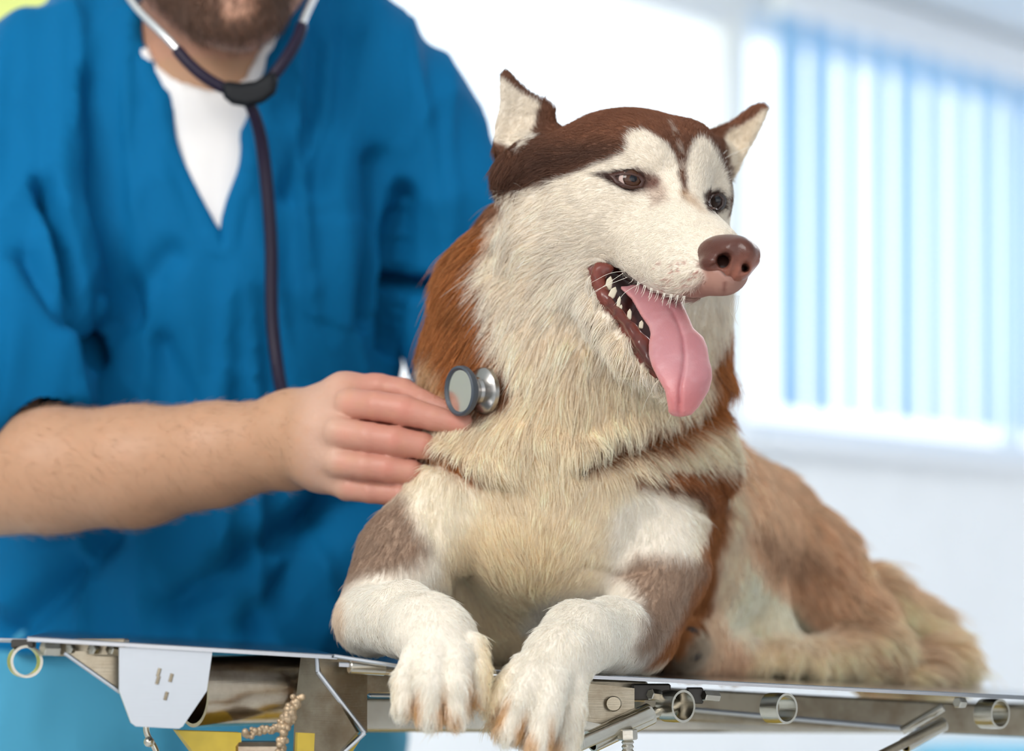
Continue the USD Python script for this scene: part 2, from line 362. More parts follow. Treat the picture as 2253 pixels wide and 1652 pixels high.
def leaf(p0, p1, Z, depth, th=.0032, skew=0.):
    a, b = P(p0, 0, ed(p0)), P(p1, 0, ed(p1))
    back = np.array([-SLOPE * .5, 1, 0]) * depth
    top = np.array([[*(p[:2]), Z(p[0])] for p in (a, b, b + back, a + back + E_DIR * skew)])
    lo = top - [0, 0, th]
    ch = .0007
    pts = np.vstack([top + [0, ch, -.0], top - [0, 0, ch], lo])
    pts[0:2, 1] += .0
    m = manifold3d.Manifold.hull_points(pts.astype(np.float32)).to_mesh()
    return trimesh.Trimesh(m.vert_properties[:, :3], m.tri_verts, process=False)
obj('table_leaf', leaf(60, 742, Z1, .50), m_top, table, 20)
obj('table_leaf', leaf(746, 2560, Z2, .62), m_top, table, 20)
pe = lambda px, py, o=0.: P(px, py, ed(px) + o)
obj('edge_strip', join(rod(pe(735, 1443, -.004), pe(880, 1466, -.004), .0014, 8), rod(pe(880, 1466, -.004), pe(1015, 1473, -.004), .0014, 8)), m_plate, table)
# rings under the edge
def ring(px, py, r, w, off, yaw, name='ring'):
    d = ed(px) + off; R_ = S(r, d); t = .0018; wd = w
    prof = [(R_ - t, -wd / 2), (R_, -wd / 2), (R_ + .0002, 0), (R_, wd / 2), (R_ - t, wd / 2), (R_ - t, -wd / 2)]
    ax = [math.sin(math.radians(yaw)), -math.cos(math.radians(yaw)), 0]
    obj(name, lathe(prof, P(px, py, d), ax, 40), m_steel, table, 40)
ring(55, 1455, 36, .010, .03, 25); ring(1486, 1553, 36, .017, .010, 40); ring(1713, 1558, 34, .017, .010, 40); ring(2182, 1570, 33, .017, .03, 40)
# hinge barrels, studs and nuts
obj('hinge_barrel', join(rod(pe(768, 1467, .0), pe(846, 1472, .004), S(15, 1.7), 24, bev=.0006), rod(pe(846, 1472, .006), pe(900, 1477, .008), S(12, 1.7), 16)), m_steel, table)
obj('hinge_knuckle', rod(pe(846, 1472, .006), pe(900, 1477, .009), S(13, 1.7), 16), m_rust, table)
for a_, b_, r_ in (((93, 1427), (128, 1428), 17), ((1430, 1527), (1452, 1530), 14), ((1548, 1530), (1580, 1533), 13), ((2105, 1545), (2120, 1546), 14), ((150, 1427), (160, 1427), 11), ((200, 1428), (212, 1428), 12), ((240, 1428), (256, 1429), 13)):
    obj('nut', rod(pe(*a_, .012), pe(*b_, .016), S(r_, 1.68), 6, bev=.0006), m_steel, table, False)
# gussets and plates
obj('gusset_plate', sheet([pe(140, 1432, .02), pe(262, 1432, .02), pe(262, 1524, .02)], .003), m_gus, table)
obj('gusset_edge', rod(pe(142, 1436, .015), pe(264, 1522, .015), .0016, 8), m_plate, table)
obj('end_plate', sheet([pe(*q_, .004) for q_ in ((262, 1424), (468, 1428), (455, 1520), (402, 1598), (394, 1603), (299, 1598), (288, 1590), (262, 1520))], .003), m_plate, table, label='pale six-sided zinc end plate')
for q_ in ((347, 1480), (374, 1492), (363, 1532), (345, 1497)):
    obj('weld_spot', rod(pe(q_[0], q_[1] + 8, .0035), pe(q_[0] + 5, q_[1] - 10, .0035), .0013, 8), m_gus, table)
pr = [(.0225, 0), (.0252, 0), (.0252, .075), (.0225, .075), (.0225, 0)]
a_, b_ = P(424, 1521, 1.713), P(668, 1517, 1.762)
obj('round_tube', lathe([(p_[0], p_[1] / .075 * np.linalg.norm(b_ - a_)) for p_ in pr], a_, b_ - a_, 64), m_rust, table, 40, label='heat-stained round steel tube')
obj('gusset_plate', sheet([pe(662, 1442, .03), pe(700, 1442, .02), pe(706, 1480, .018), pe(806, 1610, .006), pe(750, 1660, .012), pe(640, 1660, .03), pe(652, 1560, .034)], .004), m_gus, table)
obj('gusset_plate', sheet([pe(700, 1446, .012), pe(808, 1452, .022), pe(808, 1612, .022), pe(708, 1482, .012)], .003), m_gus, table)
obj('gusset_edge', join(rod(pe(697, 1444, .008), pe(699, 1478, .008), .0016, 8), rod(pe(699, 1478, .008), pe(802, 1612, .008), .0018, 8), rod(pe(802, 1612, .008), pe(745, 1664, .008), .0018, 8)), m_plate, table)
def bead(path, r, seed):
    g = np.random.default_rng(seed); ms = []
    for i in range(len(path) - 1):
        for t in np.linspace(0, 1, 16)[:-1]:
            p_ = mix(np.array(path[i], float), np.array(path[i + 1], float), t) + g.normal(0, 4.0, 2)
            s_ = trimesh.creation.icosphere(1, S(r * g.uniform(.45, 1.1), 1.7)); s_.apply_translation(pe(*p_, -.004 + g.uniform(0, .003))); ms.append(s_)
    return join(*ms)
obj('weld_bead', join(bead([(662, 1530), (645, 1556), (632, 1580), (622, 1610), (620, 1660)], 8, 1), bead([(655, 1545), (640, 1562), (628, 1580), (636, 1560), (626, 1600), (614, 1660)], 9, 4), bead([(640, 1560), (632, 1580), (640, 1572)], 12, 6)), m_weld, table, True, kind='stuff')
obj('weld_bead', join(bead([(640, 1582), (600, 1603), (536, 1614)], 9, 2), bead([(632, 1590), (590, 1608), (540, 1616)], 7, 5)), m_weld, table, True, kind='stuff')
obj('post', join(box((.033, .03, .80), P(572, 0, 1.712) * [1, 1, 0] + [0, 0, .475], .003)), m_rust, table, False)
obj('post_brace', sheet([pe(390, 1607, .02), pe(531, 1612, .02), pe(531, 1740, .02), pe(490, 1740, .02)], .02), m_yel, table, label='yellow painted brace')
obj('post_brace', sheet([pe(655, 1612, .02), pe(800, 1617, .02), pe(745, 1700, .02), pe(650, 1740, .02)], .008), m_yel, table, label='yellow painted brace')
# rails under the top
def bar(p0, p1, d0, d1, h, t=.02):
    a, b = P(*p0, d0), P(*p1, d1); ax = b - a; L = np.linalg.norm(ax); R = frame_to(ax, (0, 0, 1))
    m = box((h, t, L), bevel=.002); T = np.eye(4); T[:3, :3] = R; T[:3, 3] = (a + b) / 2; m.apply_transform(T); return m
obj('rail', bar((800, 1502), (1420, 1520), 1.79, 1.82, S(48, 1.8)), m_gus, table, False)
obj('rail', bar((790, 1572), (2320, 1580), 1.96, 2.14, S(72, 2.0)), m_steel, table, False)
obj('rail', bar((1400, 1545), (2260, 1588), 1.92, 2.05, S(70, 2.0)), m_gus, table, False)
obj('rail_lip', bar((810, 1529), (1225, 1536), 1.76, 1.79, S(8, 1.8), .01), m_plate, table, False)
obj('rail_lip', bar((1490, 1558), (2060, 1608), 1.89, 1.97, S(11, 1.9), .01), m_plate, table, False)
obj('end_plate', sheet([pe(*q_, .01) for q_ in ((1225, 1496), (1396, 1514), (1396, 1560), (1345, 1598), (1225, 1572))], .003), m_gus, table)
obj('stud', rod(pe(1350, 1548, .004), pe(1351, 1548, .012), S(17, 1.77), 24, bev=.0006), m_gus, table)
obj('hinge_block', join(box((.028, .02, .012), pe(1432, 1522, .03), .001), box((.012, .015, .012), pe(1528, 1530, .028), .001)), m_dark, table, False)
def strut(a0, a1, b0, o, w, mt):
    obj('strut', rod(pe(*a0, o[0]), pe(*b0, o[2]), S(w * .62, 1.75), 20), mt, table)
    A, Bq = pe(*a1, o[0] - .002), pe(*a0, o[1] - .002)
    prof = [(S(w * .78, 1.75), 0), (S(w, 1.75), 0), (S(w, 1.75), np.linalg.norm(Bq - A)), (S(w * .78, 1.75), np.linalg.norm(Bq - A)), (S(w * .78, 1.75), 0)]
    obj('strut_sleeve', lathe(prof, A, Bq - A, 32), m_steel, table, 40)
strut((1430, 1570), (1300, 1632), (1130, 1700), (.0, .01, -.03), 25, m_steel)
obj('strut', rod(pe(1430, 1572, .012), pe(1530, 1535, .03), S(13, 1.77), 16), m_steel, table)
strut((2075, 1592), (1990, 1640), (1880, 1690), (.05, .06, .03), 18, m_gus)
obj('strut', rod(pe(1985, 1608, .08), pe(2075, 1555, .06), S(10, 1.9), 12), m_steel, table)
obj('nut', rod(pe(1380, 1604, -.010), pe(1381, 1628, -.010), S(22, 1.75), 6, bev=.0008), m_steel, table, False)
th = [(S(12 + (2 if i % 2 else -1), 1.75), .0016 * i) for i in range(22)]
obj('threaded_bolt', lathe([(0, 0)] + th + [(0, .0016 * 22)], pe(1381, 1628, -.010), (0, 0, -1), 16), m_steel, table, 20)
obj('hook', join(tube([pe(322, 1598, .06), pe(326, 1620, .06), pe(338, 1640, .06), pe(345, 1665, .06)], S(7, 1.7)), trimesh.creation.icosphere(2, S(12, 1.7)).apply_translation(pe(328, 1632, .055))), m_steel, table)
obj('edge_strip', rod(pe(-60, 1407, .05), pe(80, 1410, .05), .0016, 8), m_plate, table)
obj('ring_mount', box((.016, .008, .006), pe(52, 1416, .03), .001), m_dark, table, False)
obj('gusset_plate', box((.05, .02, .012), pe(200, 1424, .03), .001), m_gus, table, False)
# pedestal down to the floor
obj('pedestal', join(box((.16, .14, .80), (.12, 2.02, .42), .01), box((.62, .44, .04), (.1, 2.02, .02), .01)), m_yel, table, False)
# ================================================================== the husky
rng = np.random.default_rng(7)
def B(px, py, d, r): return (P(px, py, d), S(r, d))
def dog_body():
    f = Field(axis((-.175, .2, .0026), (.2, .44, .005)), axis((1.60, 1.93, .0026), (1.93, 2.42, .006)), axis((.865, 1.395, .0026)))
    K = .012
    # trunk, neck, chest
    f.chain([B(1330, 520, 1.91, 200), B(1265, 720, 1.93, 235), B(1235, 930, 1.94, 260), B(1235, 1100, 1.95, 265), B(1190, 1290, 2.01, 170)], .03)
    f.chain([B(1250, 1120, 1.98, 290), B(1420, 1190, 2.10, 265), B(1570, 1215, 2.22, 225)], .03)
    f.ell(P(1190, 1130, 1.885), (S(200, 1.88), .05, S(175, 1.88)), k=.03)
    f.cap(*[P(1480, 640, 1.955), P(1490, 850, 1.955)], S(130, 1.95), S(110, 1.95), .03)     # far cheek ruff
    f.cap(*[P(1440, 960, 1.945), P(1500, 1010, 1.95)], S(120, 1.94), S(115, 1.95), .025)
    f.chain([B(1150, 520, 1.915, 85), B(1095, 640, 1.915, 105), B(1070, 790, 1.915, 110), B(1050, 930, 1.915, 95)], .025)   # near ruff
    f.chain([B(1040, 975, 1.885, 85), B(1130, 1015, 1.865, 75), B(1240, 1030, 1.86, 75)], .02)
    # fore legs
    f.chain([B(1000, 1090, 1.885, 105), B(900, 1230, 1.875, 105), B(822, 1360, 1.855, 84)], .015)
    f.chain([B(815, 1362, 1.83, 70), B(885, 1362, 1.775, 76), B(942, 1388, 1.724, 76)], .012)
    f.chain([B(1440, 1140, 1.905, 110), B(1450, 1250, 1.89, 100), B(1408, 1385, 1.86, 84)], .015)
    f.chain([B(1400, 1405, 1.85, 76), B(1345, 1398, 1.80, 76), B(1278, 1402, 1.75, 74)], .012)
    f.chain([B(942, 1388, 1.724, 74), B(972, 1405, 1.706, 66), B(968, 1450, 1.692, 68)], .012)
    f.chain([B(1268, 1404, 1.748, 73), B(1232, 1450, 1.722, 70), B(1195, 1505, 1.704, 70)], .012)
    toes = [[(915, 1440, 1.688, 33), (893, 1500, 1.672, 30), (888, 1553, 1.668, 26)], [(957, 1440, 1.680, 35), (947, 1510, 1.662, 33), (943, 1573, 1.66, 27)],
            [(1004, 1440, 1.682, 34), (1004, 1510, 1.664, 31), (1004, 1572, 1.662, 25)], [(1040, 1420, 1.694, 32), (1052, 1475, 1.684, 28), (1053, 1530, 1.68, 22)],
            [(1158, 1465, 1.708, 34), (1115, 1515, 1.694, 32), (1083, 1552, 1.69, 26)], [(1178, 1490, 1.694, 38), (1145, 1550, 1.680, 35), (1120, 1606, 1.676, 29)],
            [(1218, 1500, 1.692, 38), (1200, 1570, 1.678, 35), (1186, 1640, 1.674, 29)], [(1260, 1495, 1.71, 36), (1256, 1560, 1.698, 33), (1247, 1650, 1.694, 27)]]
    for t in toes: f.chain([B(q[0], q[1], q[2] - .002, q[3] * .94) for q in t], .0028)
    f.cap(P(960, 1560, 1.685), P(1010, 1560, 1.685), S(24, 1.7), S(24, 1.7), .006)
    f.cap(P(1100, 1590, 1.70), P(1210, 1640, 1.70), S(24, 1.7), S(26, 1.7), .006)
    # head
    f.ell(P(1392, 368, 1.862), (S(186, 1.86), .062, S(122, 1.86)), (22, 0, 4), k=K)          # skull
    f.ell(P(1250, 400, 1.868), (S(165, 1.86), .055, S(95, 1.86)), (22, 0, 6), k=K)
    f.cap(P(1250, 520, 1.865), P(1290, 600, 1.865), S(140, 1.86), S(120, 1.86), .02)          # near cheek
    f.ell(P(1340, 470, 1.845), (S(130, 1.84), .05, S(110, 1.84)), (25, 0, 0), k=.02)
    f.cap(P(1390, 335, 1.822), P(1440, 345, 1.812), S(48, 1.82), S(42, 1.82), K)            # brow
    f.cap(P(1545, 355, 1.838), P(1570, 385, 1.842), S(40, 1.84), S(34, 1.84), K)
    f.cap(P(1510, 330, 1.838), P(1505, 430, 1.812), S(62, 1.83), S(56, 1.81), K)            # forehead to stop
    f.cap(P(1560, 430, 1.865), P(1555, 520, 1.86), S(48, 1.86), S(48, 1.86), .015)          # far cheek
    f.cap(P(1488, 492, 1.812), P(1582, 549, 1.735), S(76, 1.81), S(50, 1.735), .012)
    f.ell(P(1570, 440, 1.845), (S(38, 1.84), .013, S(44, 1.84)), k=.012)        # bridge
    f.cap(P(1400, 520, 1.825), P(1470, 560, 1.790), S(75, 1.82), S(76, 1.79), .015)
    f.cap(P(1440, 560, 1.80), P(1515, 590, 1.752), S(76, 1.80), S(62, 1.75), .012)          # upper lip, near
    f.cap(P(1500, 585, 1.76), P(1592, 606, 1.722), S(66, 1.76), S(45, 1.72), .010)
    f.cap(P(1570, 560, 1.775), P(1607, 600, 1.735), S(58, 1.77), S(40, 1.73), .010)          # far lip
    f.chain([B(1300, 610, 1.845, 62), B(1345, 690, 1.815, 52), B(1400, 765, 1.785, 46), B(1462, 815, 1.768, 40)], .012)   # lower jaw
    f.chain([B(1505, 335, 1.885, 58), B(1566, 350, 1.905, 40), B(1588, 345, 1.915, 30)], .012)
    f.chain([B(1200, 330, 1.885, 60), B(1150, 335, 1.88, 42)], .012)
    f.slab(EAR_R, lambda x, y: 1.868 + (y - 330) * .00002 + np.clip(1 - ((x - 1128 - (330 - y) * -.05) / 75) ** 2, 0, 1) * .016 * np.clip((y - 140) / 120, 0, 1), .0042, k=.008)
    f.slab(EAR_L, lambda x, y: 1.912 + np.clip(1 - ((x - 1640 + (y - 230) * .3) / 60) ** 2, 0, 1) * .014 * np.clip((y - 220) / 100, 0, 1), .0042, k=.008)
    # hind quarters
    f.chain([B(1690, 1160, 2.22, 105), B(1760, 1240, 2.20, 110), B(1850, 1350, 2.20, 88)], .02)
    f.chain([B(1850, 1360, 2.20, 85), B(1900, 1430, 2.18, 70), B(1800, 1450, 2.13, 45), B(1725, 1450, 2.10, 42)], .012)
    f.chain([B(1610, 1180, 2.16, 85), B(1640, 1300, 2.13, 70), B(1700, 1400, 2.12, 55)], .015)
    f.chain([B(1700, 1440, 2.085, 30), B(1690, 1462, 2.075, 22)], .006); f.chain([B(1745, 1445, 2.08, 34), B(1740, 1465, 2.072, 24)], .006); f.chain([B(1790, 1450, 2.09, 30), B(1795, 1466, 2.085, 22)], .006)
    f.chain([B(1900, 1330, 2.28, 80), B(2000, 1400, 2.28, 72), B(2065, 1450, 2.25, 48), B(2000, 1490, 2.20, 34), B(1900, 1490, 2.17, 26)], .012)   # tail curled round
    f.chain([B(1560, 1290, 2.06, 80), B(1530, 1400, 2.04, 62), B(1510, 1440, 2.03, 48)], .015)
    f.ell(P(1512, 1418, 2.005), (S(44, 2), .02, S(54, 2)), k=.012)
    f.chain([B(1530, 1430, 2.04, 58), B(1620, 1445, 2.085, 48), B(1668, 1461, 2.09, 34)], .015)
    f.cap(P(1050, 1345, 1.985), P(1300, 1360, 1.985), S(112, 1.98), S(112, 1.98), .025)
    # mouth
    f.slab(MOUTH, 1.76, .085, k=.004, cut=True, rnd=.004)
    f.chain([B(1338, 592, 1.805, 13), B(1320, 592, 1.808, 14), B(1314, 615, 1.806, 15), B(1330, 655, 1.795, 16), B(1358, 695, 1.778, 16), B(1388, 728, 1.765, 16), B(1412, 760, 1.757, 20), B(1428, 800, 1.753, 18), B(1450, 822, 1.75, 14)], .004)   # lip
    for a, b in (((1383, 398, 1.795), 24), ((1577, 443, 1.830), 18)): f.ell(P(*a), [S(b, 1.8)] * 3, k=.003, cut=True)
    return f.mesh()

EAR_R = [(1080, 335), (1088, 290), (1101, 228), (1099, 185), (1100, 165), (1108, 154), (1120, 155), (1138, 177), (1163, 200), (1188, 216), (1206, 224), (1222, 242), (1222, 305), (1180, 345), (1120, 355)]
EAR_L = [(1535, 300), (1560, 286), (1600, 272), (1625, 254), (1650, 235), (1672, 226), (1686, 228), (1692, 238), (1686, 256), (1672, 285), (1652, 322), (1630, 362), (1612, 398), (1590, 390), (1555, 345)]
MOUTH = [(1322, 590), (1345, 583), (1372, 598), (1400, 620), (1435, 640), (1480, 652), (1500, 657), (1500, 700), (1470, 790), (1436, 800), (1400, 745), (1365, 700), (1335, 650), (1320, 615)]
dog_mesh = dog_body()
# creases where the ruff hangs over the shoulders and chest
def crease(m, runs):
    v, n = np.array(m.vertices), vnormals(m); x, y = px_of(v); h = np.zeros(len(v)); ok = (v[:, 1] < 1.98) & (n[:, 1] < .3)
    for path, w, dep, up in runs:
        d = line_d(path, x, y); lift = np.array(path, float) - [0, 1.6 * w]
        h -= dep * np.exp(-(d / w) ** 2); h += up * np.exp(-(line_d(lift.tolist(), x, y) / (w * 1.3)) ** 2)
    m.vertices = v + n * (h * ok)[:, None]
crease(dog_mesh, [([(1285, 1030), (1340, 992), (1440, 958), (1520, 925), (1575, 870)], 22, .011, .006), ([(925, 1000), (985, 1020), (1040, 1050), (1110, 1075)], 18, .008, .007), ([(1400, 1062), (1480, 1085), (1550, 1115)], 16, .007, .004),
                  ([(1330, 660), (1380, 770), (1450, 850)], 16, .004, 0), ([(1290, 1250), (1360, 1265), (1420, 1250)], 12, .004, .001), ([(945, 1120), (960, 1210), (1010, 1290)], 16, .004, 0)])
print('dog', len(dog_mesh.faces))
# ---- where the coat changes colour: patches of the coat, each with its own shape
CAP = [(1050, 120), (1050, 433), (1083, 427), (1140, 418), (1181, 407), (1254, 387), (1309, 361), (1345, 350), (1374, 336), (1385, 318), (1379, 303), (1392, 290), (1418, 284), (1447, 299), (1468, 318), (1482, 343), (1492, 369), (1496, 401), (1505, 432), (1516, 424), (1509, 376), (1512, 347), (1521, 325), (1535, 307), (1547, 302), (1566, 318), (1581, 347), (1595, 376), (1607, 401), (1604, 440), (1601, 481), (1640, 481), (1720, 350), (1720, 120)]
EARIN_R = [(1105, 172), (1118, 182), (1143, 204), (1180, 224), (1190, 236), (1184, 255), (1181, 281), (1172, 314), (1138, 327), (1092, 312), (1070, 300), (1080, 245), (1090, 190)]
EARIN_L = [(1690, 240), (1676, 245), (1655, 262), (1617, 284), (1600, 292), (1594, 303), (1601, 332), (1604, 369), (1612, 398), (1640, 400), (1700, 300), (1705, 250)]
RUST_N = [(1020, 420), (1083, 425), (1109, 440), (1092, 485), (1083, 536), (1066, 560), (1060, 600), (1076, 668), (1088, 724), (1097, 772), (1112, 804), (1142, 834), (1130, 862), (1106, 888), (1074, 905), (1030, 905), (1000, 860), (985, 790), (960, 750), (900, 760), (900, 600)]
TAN_N = [(985, 755), (900, 765), (880, 880), (960, 890), (1000, 862), (990, 800)]
STREAK = [(922, 985), (945, 985), (985, 1005), (1032, 1032), (1028, 1050), (985, 1035), (940, 1008)]
RUST_F = [(1670, 670), (1612, 700), (1580, 754), (1560, 800), (1556, 848), (1518, 892), (1480, 908), (1436, 935), (1338, 970), (1288, 1020), (1297, 1031), (1369, 998), (1449, 977), (1529, 948), (1592, 905), (1640, 850), (1690, 750)]
BAND = [(1392, 1050), (1449, 1030), (1529, 1020), (1609, 1005), (1665, 992), (1655, 1066), (1594, 1112), (1565, 1132), (1529, 1092), (1473, 1073), (1409, 1061)]
SIDE = [(1560, 1110), (1600, 1105), (1590, 1200), (1572, 1330), (1500, 1440), (1430, 1465), (1500, 1330), (1545, 1220)]
LEG_N = [(837, 1109), (889, 1085), (917, 1157), (946, 1204), (925, 1240), (846, 1254), (789, 1268), (750, 1300), (720, 1310), (735, 1228), (800, 1120)]
LEG_F = [(1402, 1218), (1459, 1224), (1525, 1232), (1560, 1240), (1520, 1323), (1460, 1424), (1412, 1440), (1400, 1424), (1421, 1380), (1414, 1323), (1392, 1288), (1354, 1268), (1383, 1244)]
TAN_EYE = [(1428, 395), (1450, 392), (1470, 420), (1472, 440), (1440, 455), (1425, 430)]
TAN_STOP = [(1495, 425), (1512, 420), (1545, 450), (1560, 468), (1545, 466), (1515, 448)]
LIP_LOW = [(1296, 580), (1318, 574), (1350, 580), (1340, 600), (1350, 640), (1372, 680), (1408, 722), (1430, 745), (1440, 780), (1470, 830), (1446, 832), (1428, 815), (1408, 796), (1392, 772), (1383, 742), (1360, 714), (1335, 682), (1313, 652), (1301, 622)]
PINK = [(1536, 575), (1552, 582), (1600, 585), (1700, 585), (1700, 640), (1645, 668), (1590, 662), (1500, 660), (1505, 645), (1530, 632), (1548, 612)]
RIM_R = [(1312, 380), (1345, 379), (1368, 374), (1392, 372), (1410, 376), (1422, 388), (1424, 404), (1414, 416), (1396, 421), (1376, 418), (1356, 408), (1336, 394)]
RIM_L = [(1550, 436), (1560, 422), (1578, 417), (1595, 428), (1598, 446), (1592, 468), (1577, 474), (1560, 464)]
C_FACE, C_CHEST, C_PAW = np.array([.82, .77, .69]), np.array([.87, .77, .61]), np.array([.86, .825, .76])
C_CAP, C_RUST, C_LEG, C_TAN, C_REAR = np.array([.135, .058, .032]), np.array([.40, .155, .045]), np.array([.36, .255, .19]), np.array([.60, .42, .25]), np.array([.78, .55, .37])

def coat(v, n, rough=1.0):
    """Colour of the coat at points v with normals n; also how bare the skin is (1 = no fur)."""
    x, y = px_of(v); d = v[:, 1]
    nz = (meshkit.fbm(v * 60, 3, 3) - .5) * 2; nb = (meshkit.fbm(v * 180, 2, 5) - .5) * 2
    def m(poly, w=8, amp=6, jag=0):
        return sstep(w, -w, poly_sd(poly, x, y) + amp * nz * rough + jag * nb * rough)
    front = d < 1.99
    c = np.tile(C_FACE, (len(v), 1))
    def lay(col, a):
        nonlocal c
        c = c * (1 - a[:, None]) + np.asarray(col) * a[:, None]
    lay(C_CHEST, sstep(640, 900, y) * .9)
    lay(C_CHEST * [1.02, .97, .85], sstep(1080, 1200, y) * sstep(190, 60, np.abs(x - 1130)) * .6)
    # limbs paler
    leg = [(1010, 1090), (880, 1240), (800, 1350), (960, 1390), (960, 1570)]; legf = [(1440, 1150), (1430, 1270), (1380, 1390), (1225, 1400), (1180, 1640)]
    lay(C_PAW, sstep(120, 70, np.minimum(line_d(leg[1:], x, y), line_d(legf, x, y))) * (d < 1.93))
    lay(C_PAW * [1, .99, .95], sstep(100, 50, line_d([(985, 1090), (930, 1150)], x, y)) * .6)
    # hind part
    rear = sstep(1.99, 2.04, d)
    lay(C_REAR, rear)
    lay(C_REAR * [.66, .6, .58], rear * m([(1630, 1150), (1700, 1140), (1790, 1210), (1830, 1260), (1760, 1270), (1690, 1230)], 25, 14) * .9)
    lay(C_REAR * .6, rear * m([(1790, 1330), (1850, 1345), (1905, 1310), (1925, 1330), (1890, 1370), (1830, 1372)], 20, 10) * .9)
    lay([.95, .86, .72], rear * m([(1555, 1130), (1615, 1170), (1715, 1290), (1815, 1400), (1780, 1430), (1640, 1425), (1590, 1370), (1560, 1290)], 22, 8))
    lay([.95, .80, .58], rear * m([(1870, 1190), (1960, 1290), (2110, 1360), (2130, 1540), (1640, 1500), (1680, 1390), (1790, 1400), (1900, 1380), (1940, 1310)], 25, 15) * .85)
    lay(C_REAR * .75, rear * m([(1900, 1440), (2020, 1430), (2060, 1470), (2050, 1500), (2030, 1455), (1950, 1460)], 14, 10) * .8)
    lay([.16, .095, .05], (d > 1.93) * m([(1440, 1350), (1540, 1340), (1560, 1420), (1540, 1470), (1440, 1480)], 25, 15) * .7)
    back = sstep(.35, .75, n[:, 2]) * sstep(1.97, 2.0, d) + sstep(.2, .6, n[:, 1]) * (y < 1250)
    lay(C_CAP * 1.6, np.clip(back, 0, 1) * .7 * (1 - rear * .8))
    # head and ruff markings
    a = m(CAP, 7, 4, 4) * front
    lay(C_CAP, a)
    lay(C_CAP * [1.9, 1.75, 1.6], a * sstep(345, 265, y) * .65 * sstep(1180, 1250, x))
    lay(C_CAP * [.5, .48, .5], a * m([(1083, 390), (1200, 330), (1330, 318), (1372, 320), (1310, 350), (1180, 398), (1090, 422)], 25, 10) * .8)
    lay([.55, .48, .42], a * sstep(9, 2, line_d([(1480, 268), (1490, 300), (1500, 335), (1499, 370)], x, y)) * .5 * (nb > -.1))
    lay(C_CAP * 1.9, m(TAN_EYE, 12, 4) * .45 * front); lay([.5, .33, .2], m(TAN_STOP, 10, 4) * .6 * front)
    e = m(EARIN_R, 5, 2, 2) * (y < 345); lay([.80, .745, .66], e)
    e2 = m(EARIN_L, 5, 2, 2) * (y < 410); lay([.80, .72, .60], e2)
    front = front * (d > 1.84)
    a = m(RUST_N, 12, 8, 6) * front
    lay(C_RUST, a); lay(C_CAP * 1.4, a * sstep(520, 440, y) * .8); lay(C_RUST * .5, a * sstep(.15, .5, nz) * .6)
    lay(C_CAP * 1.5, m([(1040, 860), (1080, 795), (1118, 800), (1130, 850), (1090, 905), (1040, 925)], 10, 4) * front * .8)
    lay(C_TAN * 1.1, m(TAN_N, 14, 8, 5) * front)
    lay(C_RUST * 1.05, sstep(26, 8, line_d([(922, 985), (980, 1008), (1040, 1045)], x, y) + 5 * nz) * front)
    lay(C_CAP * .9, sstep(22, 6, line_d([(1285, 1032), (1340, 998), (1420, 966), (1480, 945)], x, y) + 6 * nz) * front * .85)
    a = m(RUST_F, 12, 8, 6) * front; lay(C_RUST, a); lay(C_CAP * 1.1, a * sstep(940, 1000, y + .15 * (1500 - x)) * .7)
    a = m(BAND, 10, 6, 6) * front; lay(C_RUST * [.8, .75, .8], a); lay(C_CAP * 1.2, a * m([(1430, 1045), (1530, 1060), (1580, 1100), (1540, 1100), (1450, 1068)], 12, 6) * .8)
    lay(C_RUST * [.95, 1, 1.15], m(SIDE, 12, 8, 5) * (d < 2.05))
    lay(C_LEG, m(LEG_N, 22, 12, 8) * (d < 1.95)); lay(C_TAN * 1.05, sstep(30, 5, x - 735 - (1420 - y) * .1) * sstep(1270, 1330, y) * (d < 1.95) * .5)
    lay(C_LEG, m(LEG_F, 22, 12, 8) * (d < 1.96))
    # tan tufts between the toes
    for q in ((915, 1560), (975, 1570), (1000, 1595), (1040, 1545), (1095, 1580), (1150, 1610), (1170, 1640), (1225, 1640)):
        lay([.66, .42, .20], sstep(24, 6, np.hypot(x - q[0], (y - q[1]) * .6)) * (d < 1.75) * .75)
    for g_ in ([(925, 1490), (916, 1565)], [(976, 1480), (976, 1585)], [(1030, 1450), (1042, 1555)], [(1132, 1510), (1105, 1575)], [(1164, 1540), (1148, 1615)], [(1216, 1550), (1212, 1645)]):
        lay([.60, .36, .15], sstep(11, 3, line_d(g_, x, y)) * sstep(g_[0][1], g_[1][1], y) * (d < 1.75) * .8)
    # bare skin: lips, mouth, muzzle tip, eye rims
    bare = np.zeros(len(v))
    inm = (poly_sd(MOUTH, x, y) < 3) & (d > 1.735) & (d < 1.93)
    lipc = (poly_sd(LIP_LOW, x, y) < 5) & (d > 1.73) & (d < 1.85)
    lip = (poly_sd(LIP_LOW, x, y) < -2) & (d > 1.73) & (d < 1.85)
    lay([.10, .018, .014], inm.astype(float)); lay([.055, .012, .010], inm * sstep(1.82, 1.85, d))  # mouth darkens towards the back: shade painted into the colour
    lay([.15, .036, .025], lipc.astype(float)); lay([.07, .016, .013], lip * sstep(.0, .4, nb) * .7); lay([.05, .014, .012], lip * sstep(3, 14, np.minimum(-poly_sd(LIP_LOW, x, y), 20)) * sstep(1330, 1340, x) * .5); lay([.075, .025, .02], lip * sstep(745, 775, y) * .8)
    pink = m(PINK, 10, 3) * (d < 1.80); lay([.29, .115, .08], pink * .9); lay([.17, .06, .045], pink * sstep(5, 1.5, line_d([(1596, 622), (1588, 650)], x, y)) * .7)
    for k in range(34):
        q = (1440 + 100 * ((k * .618) % 1) + (k % 3) * 8, 578 + 66 * ((k * .754 + .2) % 1)); lay([.50, .24, .2], sstep(4.2, 1.6, np.hypot(x - q[0], y - q[1])) * (d < 1.8) * .8)
